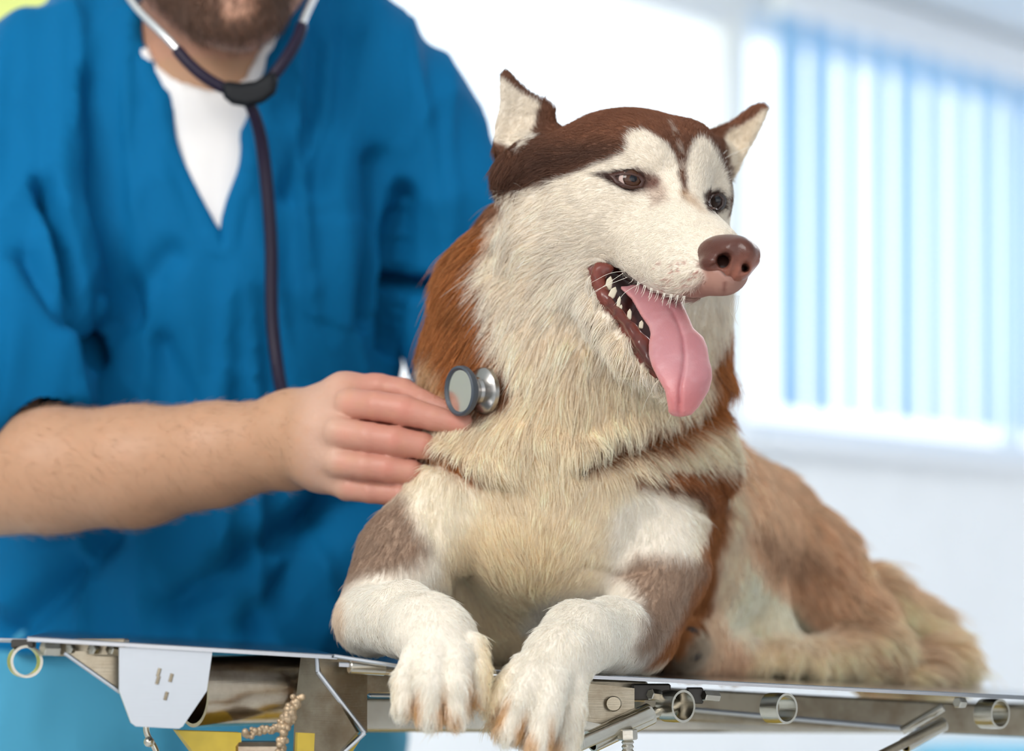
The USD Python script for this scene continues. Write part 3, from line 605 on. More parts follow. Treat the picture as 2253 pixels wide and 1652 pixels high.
    lay([.13, .046, .03], m([(1400, 374), (1440, 382), (1455, 398), (1449, 416), (1415, 424), (1390, 424)], 8, 5, 5) * (d < 1.84) * .9); lay([.05, .02, .014], m(RIM_R, 5, 2.5, 3) * (d < 1.84)); lay([.06, .026, .018], m(RIM_L, 5, 2.5, 4) * (d < 1.87))
    nose = poly_sd(NOSE, x, y) < -2
    lay([.02, .008, .006], ((poly_sd(NOSE, x, y) < -12) & (d < 1.79)).astype(float))
    bare[inm | lip | (nose & (d < 1.78))] = 1
    bare = np.maximum(bare, pink * .55)
    bare = np.maximum(bare, ((poly_sd(EYE_R, x, y) < 3) & (d < 1.84)) * 1.); bare = np.maximum(bare, ((poly_sd(EYE_L, x, y) < 3) & (d < 1.87)) * 1.)
    return np.clip(c, .004, .9), bare
NOSE = [(1540, 548), (1544, 532), (1562, 520), (1593, 516), (1622, 525), (1643, 543), (1655, 564), (1654, 584), (1645, 598), (1638, 611), (1615, 622), (1592, 618), (1576, 601), (1555, 592), (1542, 572)]
EYE_R = [(1353, 387), (1370, 385), (1390, 385), (1404, 390), (1411, 400), (1404, 408), (1390, 409), (1372, 404), (1361, 397)]
EYE_L = [(1560, 444), (1568, 432), (1580, 428), (1589, 438), (1588, 450), (1580, 458), (1568, 456)]

LID_R = [(1338, 383), (1352, 381), (1370, 376), (1391, 376), (1408, 382), (1420, 396), (1414, 412), (1392, 417), (1370, 413), (1354, 404)]
LID_L = [(1556, 444), (1566, 429), (1581, 424), (1592, 436), (1591, 451), (1581, 461), (1566, 460)]
# ---- which way the fur lies: (px, py, dx, dy, length px, lift)
FLOW = [(1500, 560, -1, -.1, 13, .18), (1580, 510, -.6, -.6, 10, .15), (1400, 520, -1, .1, 17, .2), (1450, 610, -.9, .45, 13, .25), (1520, 635, -.5, .8, 12, .3), (1300, 480, -1, .08, 24, .2), (1200, 520, -1, .35, 40, .3), (1180, 450, -1, .2, 34, .25),
        (1150, 620, -.85, .5, 62, .4), (1110, 560, -.8, .6, 60, .4), (1250, 640, -.6, .75, 50, .35), (1270, 560, -.9, .5, 26, .25), (1450, 262, -.5, -.85, 15, .3), (1380, 250, -.8, -.5, 17, .35), (1350, 290, -.97, -.15, 22, .25), (1200, 330, -1, .12, 30, .25), (1280, 350, -1, .05, 24, .2), (1110, 380, -.8, .5, 42, .35),
        (1250, 260, -.9, -.35, 20, .35), (1495, 340, 0, -1, 15, .2), (1420, 320, -.65, -.55, 14, .22), (1440, 380, -.5, -.8, 12, .22), (1390, 430, -1, .1, 14, .2), (1340, 390, -1, -.05, 18, .2), (1560, 340, .3, -.9, 14, .25), (1600, 440, .5, .8, 16, .3), (1540, 290, .1, -1, 14, .3), (1560, 480, .2, -.8, 9, .15), (1500, 480, -.4, -.8, 10, .15),
        (1140, 270, .5, -.45, 22, .2), (1100, 220, .1, -.9, 10, .2), (1160, 210, .3, -.8, 8, .25), (1110, 165, .1, -1, 7, .2), (1120, 320, .5, .3, 32, .3), (1195, 245, .1, -.8, 20, .35), (1640, 300, .35, -.85, 14, .15), (1600, 330, .5, -.3, 22, .3), (1670, 240, .5, -.8, 7, .2), (1590, 275, .5, -.7, 12, .3),
        (1030, 560, -.72, .7, 76, .45), (1000, 650, -.66, .75, 82, .45), (965, 740, -.7, .72, 78, .5), (1060, 720, -.6, .8, 76, .35), (940, 830, -.7, .7, 60, .5), (1080, 480, -.75, .65, 60, .45), (1100, 860, -.6, .75, 55, .35), (1060, 900, -.3, .8, 45, .3),
        (1150, 740, -.45, .9, 76, .35), (1210, 750, -.3, .95, 74, .35), (1300, 800, -.05, 1, 76, .35), (1400, 860, .12, 1, 72, .4), (1250, 900, -.15, 1, 80, .38), (1350, 950, .12, 1, 66, .4), (1160, 900, -.4, .9, 76, .38), (1370, 790, -.5, .8, 30, .3), (1320, 700, -.6, .75, 34, .3), (1430, 835, -.3, .9, 28, .3),
        (1560, 700, .25, 1, 55, .35), (1600, 740, .5, .85, 55, .4), (1610, 800, .55, .8, 60, .45), (1550, 880, .45, .88, 62, .4), (1480, 930, .3, .9, 58, .4), (1600, 960, .96, .25, 74, .4), (1620, 1030, .95, .25, 66, .4), (1450, 1000, .85, .45, 66, .38), (1520, 1050, .95, .25, 60, .3), (1380, 1040, .6, .7, 50, .38),
        (960, 970, -.85, .3, 60, .5), (1010, 960, -.7, .5, 62, .45), (990, 1010, .5, .75, 45, .45), (1080, 1000, .45, .85, 58, .42), (1160, 1030, .3, .9, 52, .42), (1240, 1060, .15, .95, 44, .45), (1200, 1120, -.1, .95, 34, .5), (1120, 1110, .35, .9, 32, .5), (1300, 1100, -.35, .9, 36, .45),
        (1100, 1200, .3, .95, 40, .35), (1170, 1230, .05, 1, 46, .35), (1260, 1200, -.4, .9, 34, .3), (1180, 1340, 0, 1, 42, .3), (1110, 1370, .25, 1, 40, .3), (1060, 1250, .4, .9, 34, .3), (1240, 1310, -.3, .95, 28, .3),
        (950, 1080, -.2, 1, 22, .2), (1010, 1130, .2, 1, 26, .25), (870, 1170, -.5, .85, 28, .35), (790, 1260, -.75, .65, 30, .4), (745, 1370, -.75, .65, 28, .45), (850, 1210, -.3, .9, 26, .3), (950, 1220, .2, .9, 28, .3),
        (850, 1330, .5, .5, 12, .2), (780, 1340, -.2, .9, 16, .3), (940, 1330, .4, .8, 12, .2), (960, 1420, .05, 1, 12, .2), (900, 1500, -.1, 1, 11, .2), (960, 1540, 0, 1, 12, .25), (1040, 1500, .2, 1, 13, .3), (885, 1578, -.7, .6, 44, .5), (945, 1592, -.1, 1, 42, .5), (1005, 1592, .2, 1, 44, .5), (1055, 1550, .5, .8, 40, .5), (1080, 1572, -.4, .9, 36, .5), (1118, 1622, -.2, 1, 42, .5), (1185, 1655, 0, 1, 42, .5),
        (1450, 1120, .15, 1, 20, .25), (1350, 1140, -.4, .85, 26, .3), (1530, 1150, .55, .8, 26, .35), (1440, 1200, -.2, .95, 22, .25), (1450, 1290, -.4, .85, 22, .3), (1380, 1280, -.5, .8, 20, .25), (1500, 1320, -.2, .95, 26, .4), (1400, 1350, -.5, .7, 14, .25), (1300, 1370, -.5, .7, 12, .2), (1230, 1400, -.35, .9, 12, .2), (1180, 1540, -.3, .95, 12, .25), (1110, 1550, -.5, .8, 12, .3), (1250, 1560, .1, 1, 14, .3), (1290, 1490, .8, .3, 34, .5)]
FLOW_REAR = [(1540, 1250, .1, 1, 38, .35), (1640, 1060, .7, .7, 42, .35), (1700, 1150, .55, .8, 56, .45), (1850, 1280, .6, .75, 60, .6), (1620, 1300, .15, 1, 34, .3), (1700, 1380, .3, .9, 26, .3), (2050, 1420, .75, .5, 85, .8), (1960, 1340, .75, .3, 80, .8), (2080, 1480, .7, .5, 75, .7), (1730, 1440, -.5, .6, 14, .2), (1880, 1430, .6, .5, 40, .35), (1510, 1420, .2, .9, 24, .3)]
ft = np.array([q[:2] + (1.85,) for q in FLOW] + [q[:2] + (2.15,) for q in FLOW_REAR]); fv = np.array([q[2:] for q in FLOW + FLOW_REAR])
flow_tree = cKDTree(ft * [1, 1, 1200])

dog = thing('husky_dog', 'brown and white husky lying on the steel table with its tongue out', 'dog', P(1250, 1480, 1.95))
v_n = vnormals(dog_mesh)
v_c, v_bare = coat(np.array(dog_mesh.vertices), v_n)
m_skin = mat('dog_coat_skin', {'a': ('attribute', {'attribute': 'tint'}), 'w': ('attribute', {'attribute': 'dry'}), 'g': ('rgb_to_bw', {}), 'p': ('principled_bsdf', {'specular_ior_level': .35})}, [('a.color', 'p.base_color'), ('w.color', 'g.color'), ('g.val', 'p.roughness')])
lipn = {'a': ('attribute', {'attribute': 'tint'}), 'p': ('principled_bsdf', {'roughness': .3})}
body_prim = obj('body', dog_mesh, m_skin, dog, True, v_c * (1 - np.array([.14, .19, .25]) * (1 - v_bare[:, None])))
UsdGeom.PrimvarsAPI(body_prim).CreatePrimvar('dry', Sdf.ValueTypeNames.Color3fArray, 'vertex').Set(Vt.Vec3fArray.FromNumpy(np.repeat(.75 - .5 * (v_bare[:, None] > .9), 3, 1).astype(np.float32)))

def grow():
    m = dog_mesh; n_hair = 215000
    tri = m.vertices[m.faces]; cen = tri.mean(1); fn = np.cross(tri[:, 1] - tri[:, 0], tri[:, 2] - tri[:, 0]); ar = np.linalg.norm(fn, axis=1) / 2; fn /= 2 * ar[:, None] + 1e-12
    view = -(fn * cen / np.linalg.norm(cen, axis=1)[:, None] * [1, 1, 1] - 0).sum(1) if False else -((cen - [0, 0, CAM_Z]) / np.linalg.norm(cen - [0, 0, CAM_Z], axis=1)[:, None] * fn).sum(1)
    w = ar * np.where(view > -.3, 1.0, .06) * np.where(cen[:, 1] > 2.02, .45, 1.0)
    x, y = px_of(cen)
    w *= np.where((y < 660) & (x > 1200) | (y < 350), 2.3, 1.0) * np.where((y > 1290) & (cen[:, 1] < 1.85), 1.5, 1.)
    w *= np.where(line_d([(1290, 590), (1305, 650), (1345, 720), (1400, 800), (1445, 845)], x, y) < 50, 2.2, 1.0)
    k = rng.choice(len(w), n_hair, p=w / w.sum())
    r1, r2 = rng.random((2, n_hair)); s = np.sqrt(r1); bc = np.stack([1 - s, s * (1 - r2), s * r2], 1)
    root = (tri[k] * bc[:, :, None]).sum(1); nn = (v_n[m.faces[k]] * bc[:, :, None]).sum(1); nn /= np.linalg.norm(nn, axis=1)[:, None]
    bare_v = (v_bare[m.faces[k]] * bc).sum(1)
    col, bare = coat(root, nn)
    keep = (np.maximum(bare, bare_v * (bare_v > .9)) < .5) | (rng.random(n_hair) < .0)
    root, nn, col, bare = root[keep], nn[keep], col[keep], bare[keep]; n = len(root)
    x, y = px_of(root)
    near_lip = (poly_sd(LIP_LOW, x, y) < 9) & (root[:, 1] < 1.86); col[near_lip] = C_FACE * .97
    dist, idx = flow_tree.query(np.stack([x, y, root[:, 1] * 1200], 1), k=5)
    wt = 1 / (dist ** 2 + 400); wt /= wt.sum(1)[:, None]
    fl = (fv[idx] * wt[:, :, None]).sum(1)
    t = np.stack([fl[:, 0], np.zeros(n), -fl[:, 1]], 1)
    wob = np.stack([meshkit.fbm(root * 70 + s, 3, 11 + s) - .5 for s in (0, 1, 2)], 1)
    t = t / np.linalg.norm(t, axis=1)[:, None] + wob * 1.0 + rng.normal(0, .13, (n, 3))
    t -= (t * nn).sum(1)[:, None] * nn; t /= np.linalg.norm(t, axis=1)[:, None] + 1e-9
    L = S(fl[:, 2], root[:, 1]) * rng.uniform(.65, 1.15, n) * (1 - .5 * bare) * np.where(rng.random(n) < .025, 1.6, 1.0)
    lift = fl[:, 3] * rng.uniform(.6, 1.5, n)
    long = np.clip((fl[:, 2] - 18) / 40, 0, 1)
    s = np.linspace(0, 1, 4)[None, :, None]
    path = t[:, None] * s + nn[:, None] * (lift[:, None, None] * s * (1 - .55 * s)) + np.array([0, 0, -1.]) * (s ** 2 * .10 * long[:, None, None])
    curl = rng.normal(0, .05, (n, 1, 3)) * s ** 2 + rng.normal(0, .03, (n, 1, 3)) * np.sin(s * 3.1)
    off = L[:, None, None] * (path + curl)
    # tufts: the tips of neighbours lean together
    nc = n // 20; cid = rng.choice(n, nc, replace=False); tree = cKDTree(root[cid]); _, own = tree.query(root)
    tip = root[cid][own][:, None] + off[cid][own] * (L / L[cid][own])[:, None, None]
    pts = root[:, None] + off
    cl = (long * .60)[:, None, None] * rng.uniform(.55, 1, (n, 1, 1)) * s ** 1.4
    pts = pts * (1 - cl) + tip * cl
    pts[:, 0] -= nn * .0008
    base_w = np.where(root[:, 1] > 2.02, .0010, .00026 + .00013 * long) * rng.uniform(.75, 1.3, n)
    wd = base_w[:, None] * np.array([1, .95, .7, .12])
    shade = (1 + rng.normal(0, 1, n) * (.05 + .06 * long + .14 * sstep(.7, .3, col[:, 0]) * long))[:, None, None]; clump_tone = (1 + rng.normal(0, 1, nc)[own] * (.02 + .06 * long))[:, None, None]
    # long fur roots browner than tips: warm shade between hairs put into colour
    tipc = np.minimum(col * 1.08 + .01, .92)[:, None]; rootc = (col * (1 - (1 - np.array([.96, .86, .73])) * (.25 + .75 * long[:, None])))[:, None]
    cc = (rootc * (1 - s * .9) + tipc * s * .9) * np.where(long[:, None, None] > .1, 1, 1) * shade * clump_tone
    # no fur where the chestpiece is pressed in
    a0, a1 = P(1005, 860, 1.83), P(1058, 853, 1.846); ab = a1 - a0
    q = pts[:, 1:].reshape(-1, 3) - a0; tt = np.clip(q @ ab / (ab @ ab), 0, 1); hit = ((np.linalg.norm(q - tt[:, None] * ab, axis=1) < .0148) & (q[:, 1] < (tt[:, None] * ab)[:, 1] + .006)).reshape(len(pts), -1).any(1)
    return pts[~hit], wd[~hit], np.clip(cc, .004, .93)[~hit]
hp, hw, hc = grow()
m_fur = mat('dog_fur', {'a': ('attribute', {'attribute': 'tint'}), 'p': ('principled_bsdf', {'roughness': .55, 'specular_ior_level': .3}), 't': ('translucent_bsdf', {}), 'x': ('mix_closure', {'fac': .38})},
            [('a.color', 'p.base_color'), ('a.color', 't.color'), ('p.BSDF', 'x.closure1'), ('t.BSDF', 'x.closure2')], surface='x.closure')
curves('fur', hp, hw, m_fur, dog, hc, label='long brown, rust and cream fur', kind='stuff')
print('hairs', len(hp))

# ---- eyes, nose, tongue, teeth, claws, whiskers
front_v = (v_n * (np.array(dog_mesh.vertices) - [0, 0, CAM_Z])).sum(1) < 0
fx, fy = px_of(np.array(dog_mesh.vertices)[front_v]); fd = np.array(dog_mesh.vertices)[front_v][:, 1]
surf_tree = cKDTree(np.stack([fx, fy], 1))
def surf(px, py):
    _, i = surf_tree.query([px, py], k=6); return fd[i].min()
def make_eye(outline, rim, at, r, d, gaze, cols, iris=46, white=(.50, .37, .33)):
    c = P(*at, d); rad = S(r, d)
    e = trimesh.creation.icosphere(5, rad); e.apply_translation(c)
    nrm = (e.vertices - c) / rad; g = np.array(gaze, float); g /= np.linalg.norm(g)
    a = np.degrees(np.arccos(np.clip(nrm @ g, -1, 1)))
    col = np.where((a < 17)[:, None], [.003, .003, .005], np.where((a < iris)[:, None], np.array(cols) * (1 - .7 * sstep(iris - 12, iris, a))[:, None], np.where(((nrm[:, 0] < -.2) & (np.abs(nrm[:, 2]) < .5))[:, None], white, [.012, .006, .005])))
    o = obj('eye', e, m_eye, dog, True, col, label='glossy brown eye in a dark rim')
    # lids: a band from the skin to the edge of the eye opening, laid over the ball
    R = np.array(rim, float); O = np.array(outline, float)
    def resample(q, n=64):
        q = np.vstack([q, q[:1]]); t = np.r_[0, np.cumsum(np.linalg.norm(np.diff(q, axis=0), axis=1))]; u = np.linspace(0, t[-1], n, endpoint=False)
        return np.stack([np.interp(u, t, q[:, i]) for i in (0, 1)], 1)
    ctr = O.mean(0)
    ang = np.linspace(0, 2 * np.pi, 64, endpoint=False)
    def polar(q):
        q = resample(q, 400) - ctr; a = np.arctan2(q[:, 1], q[:, 0]) % (2 * np.pi); r_ = np.hypot(q[:, 0], q[:, 1]); s_ = np.argsort(a)
        rr = np.interp(ang, np.r_[a[s_] - 2 * np.pi, a[s_], a[s_] + 2 * np.pi], np.tile(r_[s_], 3))
        return ctr + rr[:, None] * np.stack([np.cos(ang), np.sin(ang)], 1)
    Oi, Ro = polar(O), polar(R)
    def ball_d(p):
        q = (p - np.array(at)) / r; s_ = 1 - (q ** 2).sum(1); return d - rad * np.sqrt(np.clip(s_, .02, 1))
    rings = []
    for tt, lift in ((0, -.0002), (.0, .0009), (.25, .0014), (.6, .0010), (1.0, .0004), (1.15, -.002)):
        p = Oi + (Ro - Oi) * tt
        db = ball_d(p); ds = np.array([surf(*q) for q in p])
        dd = np.minimum(db, ds) - lift
        rings.append([P(*q, w) for q, w in zip(p, dd)])
    V = np.array(rings).reshape(-1, 3); n = 64
    fcs = [[(i * n + j), (i * n + (j + 1) % n), ((i + 1) * n + (j + 1) % n)] for i in range(len(rings) - 1) for j in range(n)] + [[(i * n + j), ((i + 1) * n + (j + 1) % n), ((i + 1) * n + j)] for i in range(len(rings) - 1) for j in range(n)]
    lid = trimesh.Trimesh(V, fcs, process=False)
    obj('eyelid', lid, m_lid, o, True)
m_eye = mat('dog_eye', {'a': ('attribute', {'attribute': 'tint'}), 'p': ('principled_bsdf', {'roughness': .06, 'specular_ior_level': .35})}, [('a.color', 'p.base_color')])
m_lid = plain('eyelid_skin', (.05, .018, .012), .4)
make_eye(EYE_R, LID_R, (1384, 398), 30, 1.806, (.30, -1, .03), (.055, .020, .009))
make_eye(EYE_L, LID_L, (1576, 443), 23, 1.836, (.06, -1, .0), (.035, .022, .018), 62, (.16, .12, .11))

def make_nose():
    f = Field(axis((P(1520, 0, 1.7)[0], P(1675, 0, 1.7)[0], .0008)), axis((1.660, 1.775, .0012)), axis((P(0, 640, 1.7)[2], P(0, 500, 1.7)[2], .0008)))
    f.ell(P(1597, 566, 1.724), (S(55, 1.72), .034, S(47, 1.72)), (24, 0, 10), k=.004)
    f.ell(P(1570, 560, 1.725), (S(30, 1.72), .024, S(34, 1.72)), (24, 0, 10), k=.006)
    f.ell(P(1634, 572, 1.725), (S(21, 1.72), .022, S(30, 1.72)), (24, 0, 10), k=.006)
    f.ell(P(1612, 600, 1.717), (S(30, 1.72), .018, S(22, 1.72)), (24, 0, 0), k=.006)
    f.ell(P(1562, 580, 1.712), (S(18, 1.7), .010, S(14, 1.7)), (24, 0, 20), k=.006)     # wing of the nostril
    q = f.mesh(); qv = np.array(q.vertices); qx, qy = px_of(qv); t = cKDTree(np.stack([qx, qy], 1))
    def on(px, py, off, r):
        return B(px, py, qv[t.query([px, py], k=12)[1], 1].min() + off, r)
    f.ell(P(1620, 560, on(1620, 560, 0, 1)[0][1] - .0035), (S(16, 1.7), .0055, S(40, 1.7)), (24, 0, 12), k=.006, cut=True)      # flat front between the nostrils
    f.chain([on(1597, 566, .0, 12), on(1592, 574, .004, 14), on(1588, 574, .022, 11)], .0025, cut=True)
    f.chain([on(1592, 580, .001, 8), on(1574, 588, .0005, 6), on(1556, 590, .0005, 4)], .0025, cut=True)
    f.chain([on(1641, 585, .0, 8), on(1638, 590, .006, 8), on(1634, 590, .016, 7)], .0025, cut=True)
    f.chain([on(1640, 594, .001, 5), on(1632, 602, .0005, 4)], .002, cut=True)
    f.chain([on(1619, 580, -.0005, 2.5), on(1612, 600, -.0005, 3), on(1604, 619, -.0002, 4)], .003, cut=True)
    return f.mesh()
nose = make_nose()
nx, ny = px_of(np.array(nose.vertices)); nd = np.array(nose.vertices)[:, 1]
ncol = np.tile([.085, .03, .021], (len(nx), 1))
a = sstep(0, 60, (ny - 560) + .35 * (nx - 1590)); ncol = ncol * (1 - a[:, None]) + np.array([.27, .10, .068]) * a[:, None]
a = sstep(535, 515, ny); ncol = ncol * (1 - a[:, None]) + np.array([.12, .06, .045]) * a[:, None]
hole = np.minimum(np.hypot(nx - 1594, ny - 573) - 11, np.hypot(nx - 1640, ny - 591) - 7)
a = sstep(2, -3, hole); ncol = ncol * (1 - a[:, None]) + np.array([.02, .008, .006]) * a[:, None]
m_nose = mat('nose_leather', {'a': ('attribute', {'attribute': 'tint'}), 'tc': ('texture_coordinate', {}), 'v': ('voronoi_texture', {'scale': 900.0}), 'b': ('bump', {'strength': .25, 'distance': .0005}), 'p': ('principled_bsdf', {'roughness': .32, 'specular_ior_level': .22, 'coat_weight': .15, 'coat_roughness': .12})},
             [('a.color', 'p.base_color'), ('tc.object', 'v.vector'), ('v.distance', 'b.height'), ('b.normal', 'p.normal')])
obj('nose', nose, m_nose, dog, True, ncol, label='moist brown nose with two nostrils')

TONGUE = [(1330, 572), (1334, 596), (1358, 628), (1389, 658), (1410, 695), (1427, 719), (1431, 734), (1427, 758), (1427, 782), (1434, 806), (1446, 830), (1463, 860), (1468, 886), (1471, 908), (1480, 915), (1497, 918), (1521, 913), (1538, 895), (1560, 859), (1567, 832), (1566, 811), (1560, 790), (1557, 765), (1548, 742), (1526, 722), (1517, 700), (1500, 663), (1490, 645), (1460, 600), (1400, 570)]
GROOVE = [(1440, 640), (1478, 683), (1492, 714), (1502, 746), (1506, 782), (1503, 813), (1496, 852), (1495, 885)]
from scipy.interpolate import CubicSpline
T_SPL = CubicSpline([560, 640, 720, 820, 920, 950], [1.85, 1.795, 1.752, 1.724, 1.726, 1.732])
def tongue_d(x, y):
    g = np.interp(y, [q[1] for q in GROOVE], [q[0] for q in GROOVE])
    wid = np.interp(y, [600, 700, 760, 830, 915], [45, 55, 62, 60, 40])
    u = np.clip(np.abs(x - g) / wid, 0, 1.3)
    base = T_SPL(np.clip(y, 560, 950))
    fold = np.interp(y, [640, 760, 900], [.002, .006, .005])
    return base + fold * (u ** 2 * 1.3 - .5) + .0024 * np.exp(-((x - g) / 5.0) ** 2) * np.clip((y - 650) / 60, 0, 1) + .0008 * np.sin(y / 17 + x / 31)
def make_tongue():
    f = Field(axis((P(1310, 0, 1.75)[0], P(1585, 0, 1.75)[0], .0011)), axis((1.69, 1.88, .0011)), axis((P(0, 940, 1.75)[2], P(0, 545, 1.75)[2], .0011)))
    f.slab(TONGUE, tongue_d, .0042, k=.002)
    return f.mesh()
tongue = make_tongue()
tx, ty = px_of(np.array(tongue.vertices))
tcol = np.tile([.41, .175, .19], (len(tx), 1))
a = sstep(790, 900, ty + .35 * (1500 - tx)); tcol = tcol * (1 - a[:, None]) + np.array([.50, .165, .165]) * a[:, None]
a = sstep(12, 0, -poly_sd(TONGUE, tx, ty)) * .7; tcol = tcol * (1 - a[:, None]) + np.array([.58, .23, .22]) * a[:, None]
a = sstep(.45, .7, meshkit.fbm(np.array(tongue.vertices) * 90, 3, 2)) * .35; tcol = tcol * (1 - a[:, None]) + np.array([.52, .28, .29]) * a[:, None]
a = sstep(5, 1, line_d(GROOVE, tx, ty)) * .45 * sstep(660, 700, ty); tcol = tcol * (1 - a[:, None]) + np.array([.27, .075, .09]) * a[:, None]
m_tongue = mat('tongue_flesh', {'a': ('attribute', {'attribute': 'tint'}), 'tc': ('texture_coordinate', {}), 'v': ('noise_texture', {'scale': 700.0, 'detail': 3.0}), 'b': ('bump', {'strength': .35, 'distance': .0006}), 'p': ('principled_bsdf', {'roughness': .42, 'subsurface_weight': .15, 'subsurface_scale': .004, 'subsurface_radius': (1, .3, .2)})},
               [('a.color', 'p.base_color'), ('tc.object', 'v.vector'), ('v.fac', 'b.height'), ('b.normal', 'p.normal')])
obj('tongue', tongue, m_tongue, dog, True, tcol, label='long pink tongue hanging from the open mouth')
m_tooth = plain('tooth_enamel', (.58, .51, .38), .3)
for x, y, d, rx, ry, tilt in ((1341, 620, 1.797, 9, 15, 12), (1350, 641, 1.789, 9, 13, 25), (1362, 662, 1.780, 5, 13, 10), (1385, 689, 1.772, 6, 12, 5), (1411, 712, 1.764, 6, 9, 8), (1366, 676, 1.778, 4, 8, 15)):
    hull = manifold3d.Manifold.hull_points(np.array([np.array(c_) + r_ * u_ for c_, r_ in (((0, 0, .62), .22), ((-.55, 0, .12), .25), ((.55, .1, .2), .22), ((-.45, .2, -.8), .4), ((.45, .2, -.8), .4)) for u_ in trimesh.creation.icosphere(1).vertices], np.float32)).refine(3).to_mesh()
    t = trimesh.Trimesh(hull.vert_properties[:, :3], hull.tri_verts, process=False); v = np.array(t.vertices) * [S(rx, d), S(rx * .8, d), S(ry, d)]
    t.vertices = Rotation.from_euler('Y', tilt, degrees=True).apply(v) + P(x, y, d + .001)
    obj('tooth', t, m_tooth, dog, True)
m_claw = plain('claw_horn', (.58, .47, .36), .4)
for x, y, d, dx in ((890, 1570, 1.657, -3), (948, 1590, 1.648, 0), (1003, 1592, 1.652, 2), (1058, 1548, 1.672, 4), (1078, 1568, 1.680, -8), (1112, 1622, 1.666, -6), (1184, 1655, 1.664, -2), (1247, 1664, 1.684, 0)):
    obj('claw', tube([P(x - dx, y - 22, d + .010), P(x - dx * .4, y - 12, d + .003), P(x, y - 4, d + .004), P(x + dx * .3, y + 5, d + .008)], [S(5, d), S(5, d), S(4, d), S(1.5, d)], 10, 4), m_claw, dog, True)
m_pad = plain('paw_pad', (.035, .028, .025), .6)
for x, y, r in ((1520, 1392, 17), (1526, 1440, 19), (1492, 1420, 14)):
    t = trimesh.creation.icosphere(3, S(r, 1.985)); t.vertices *= [1, .45, .8]; t.apply_translation(P(x, y, 1.991)); obj('paw_pad', t, m_pad, dog, True)
def whisker(a, b, c, d0, d1):
    return [P(*a, d0), P(*b, (d0 + d1) / 2), P(*mix(np.array(b), np.array(c), .6), mix((d0 + d1) / 2, d1, .6)), P(*c, d1)]
wl = [whisker((1375, 596), (1340, 602), (1284, 630), 1.772, 1.755), whisker((1372, 600), (1335, 625), (1300, 650), 1.77, 1.752), whisker((1425, 615), (1380, 640), (1350, 672), 1.76, 1.735), whisker((1380, 610), (1310, 640), (1272, 690), 1.765, 1.74)]
for k in range(30):
    x0 = 1393 + k * 3.9 + 9 * ((k * .73) % 1); y0 = np.interp(x0, [1380, 1420, 1460, 1510], [606, 628, 644, 652]); l = 10 + 22 * ((k * .618) % 1)
    wl.append(whisker((x0, y0), (x0 - 3, y0 + l * .6), (x0 - 10 + 6 * ((k * .37) % 1), y0 + l), 1.752 - k * .0009, 1.742 - k * .0009))
for k in range(5): wl.append(whisker((1626 - k * 3, 650), (1622 - k * 4, 680), (1610 + k * 5, 705 + k * 5), 1.745, 1.75))
for a_, b_, c_ in (((1600, 330), (1580, 350), (1572, 370)), ((1660, 318), (1600, 345), (1575, 372))): wl.append(whisker(a_, b_, c_, 1.86, 1.85))
wl = np.array(wl)
curves('whisker', wl, np.tile([.00034, .0003, .0002, .00008], (len(wl), 1)), plain('whisker_hair', (.8, .76, .66), .4), dog, label='fine pale whiskers along the lip', kind='stuff')
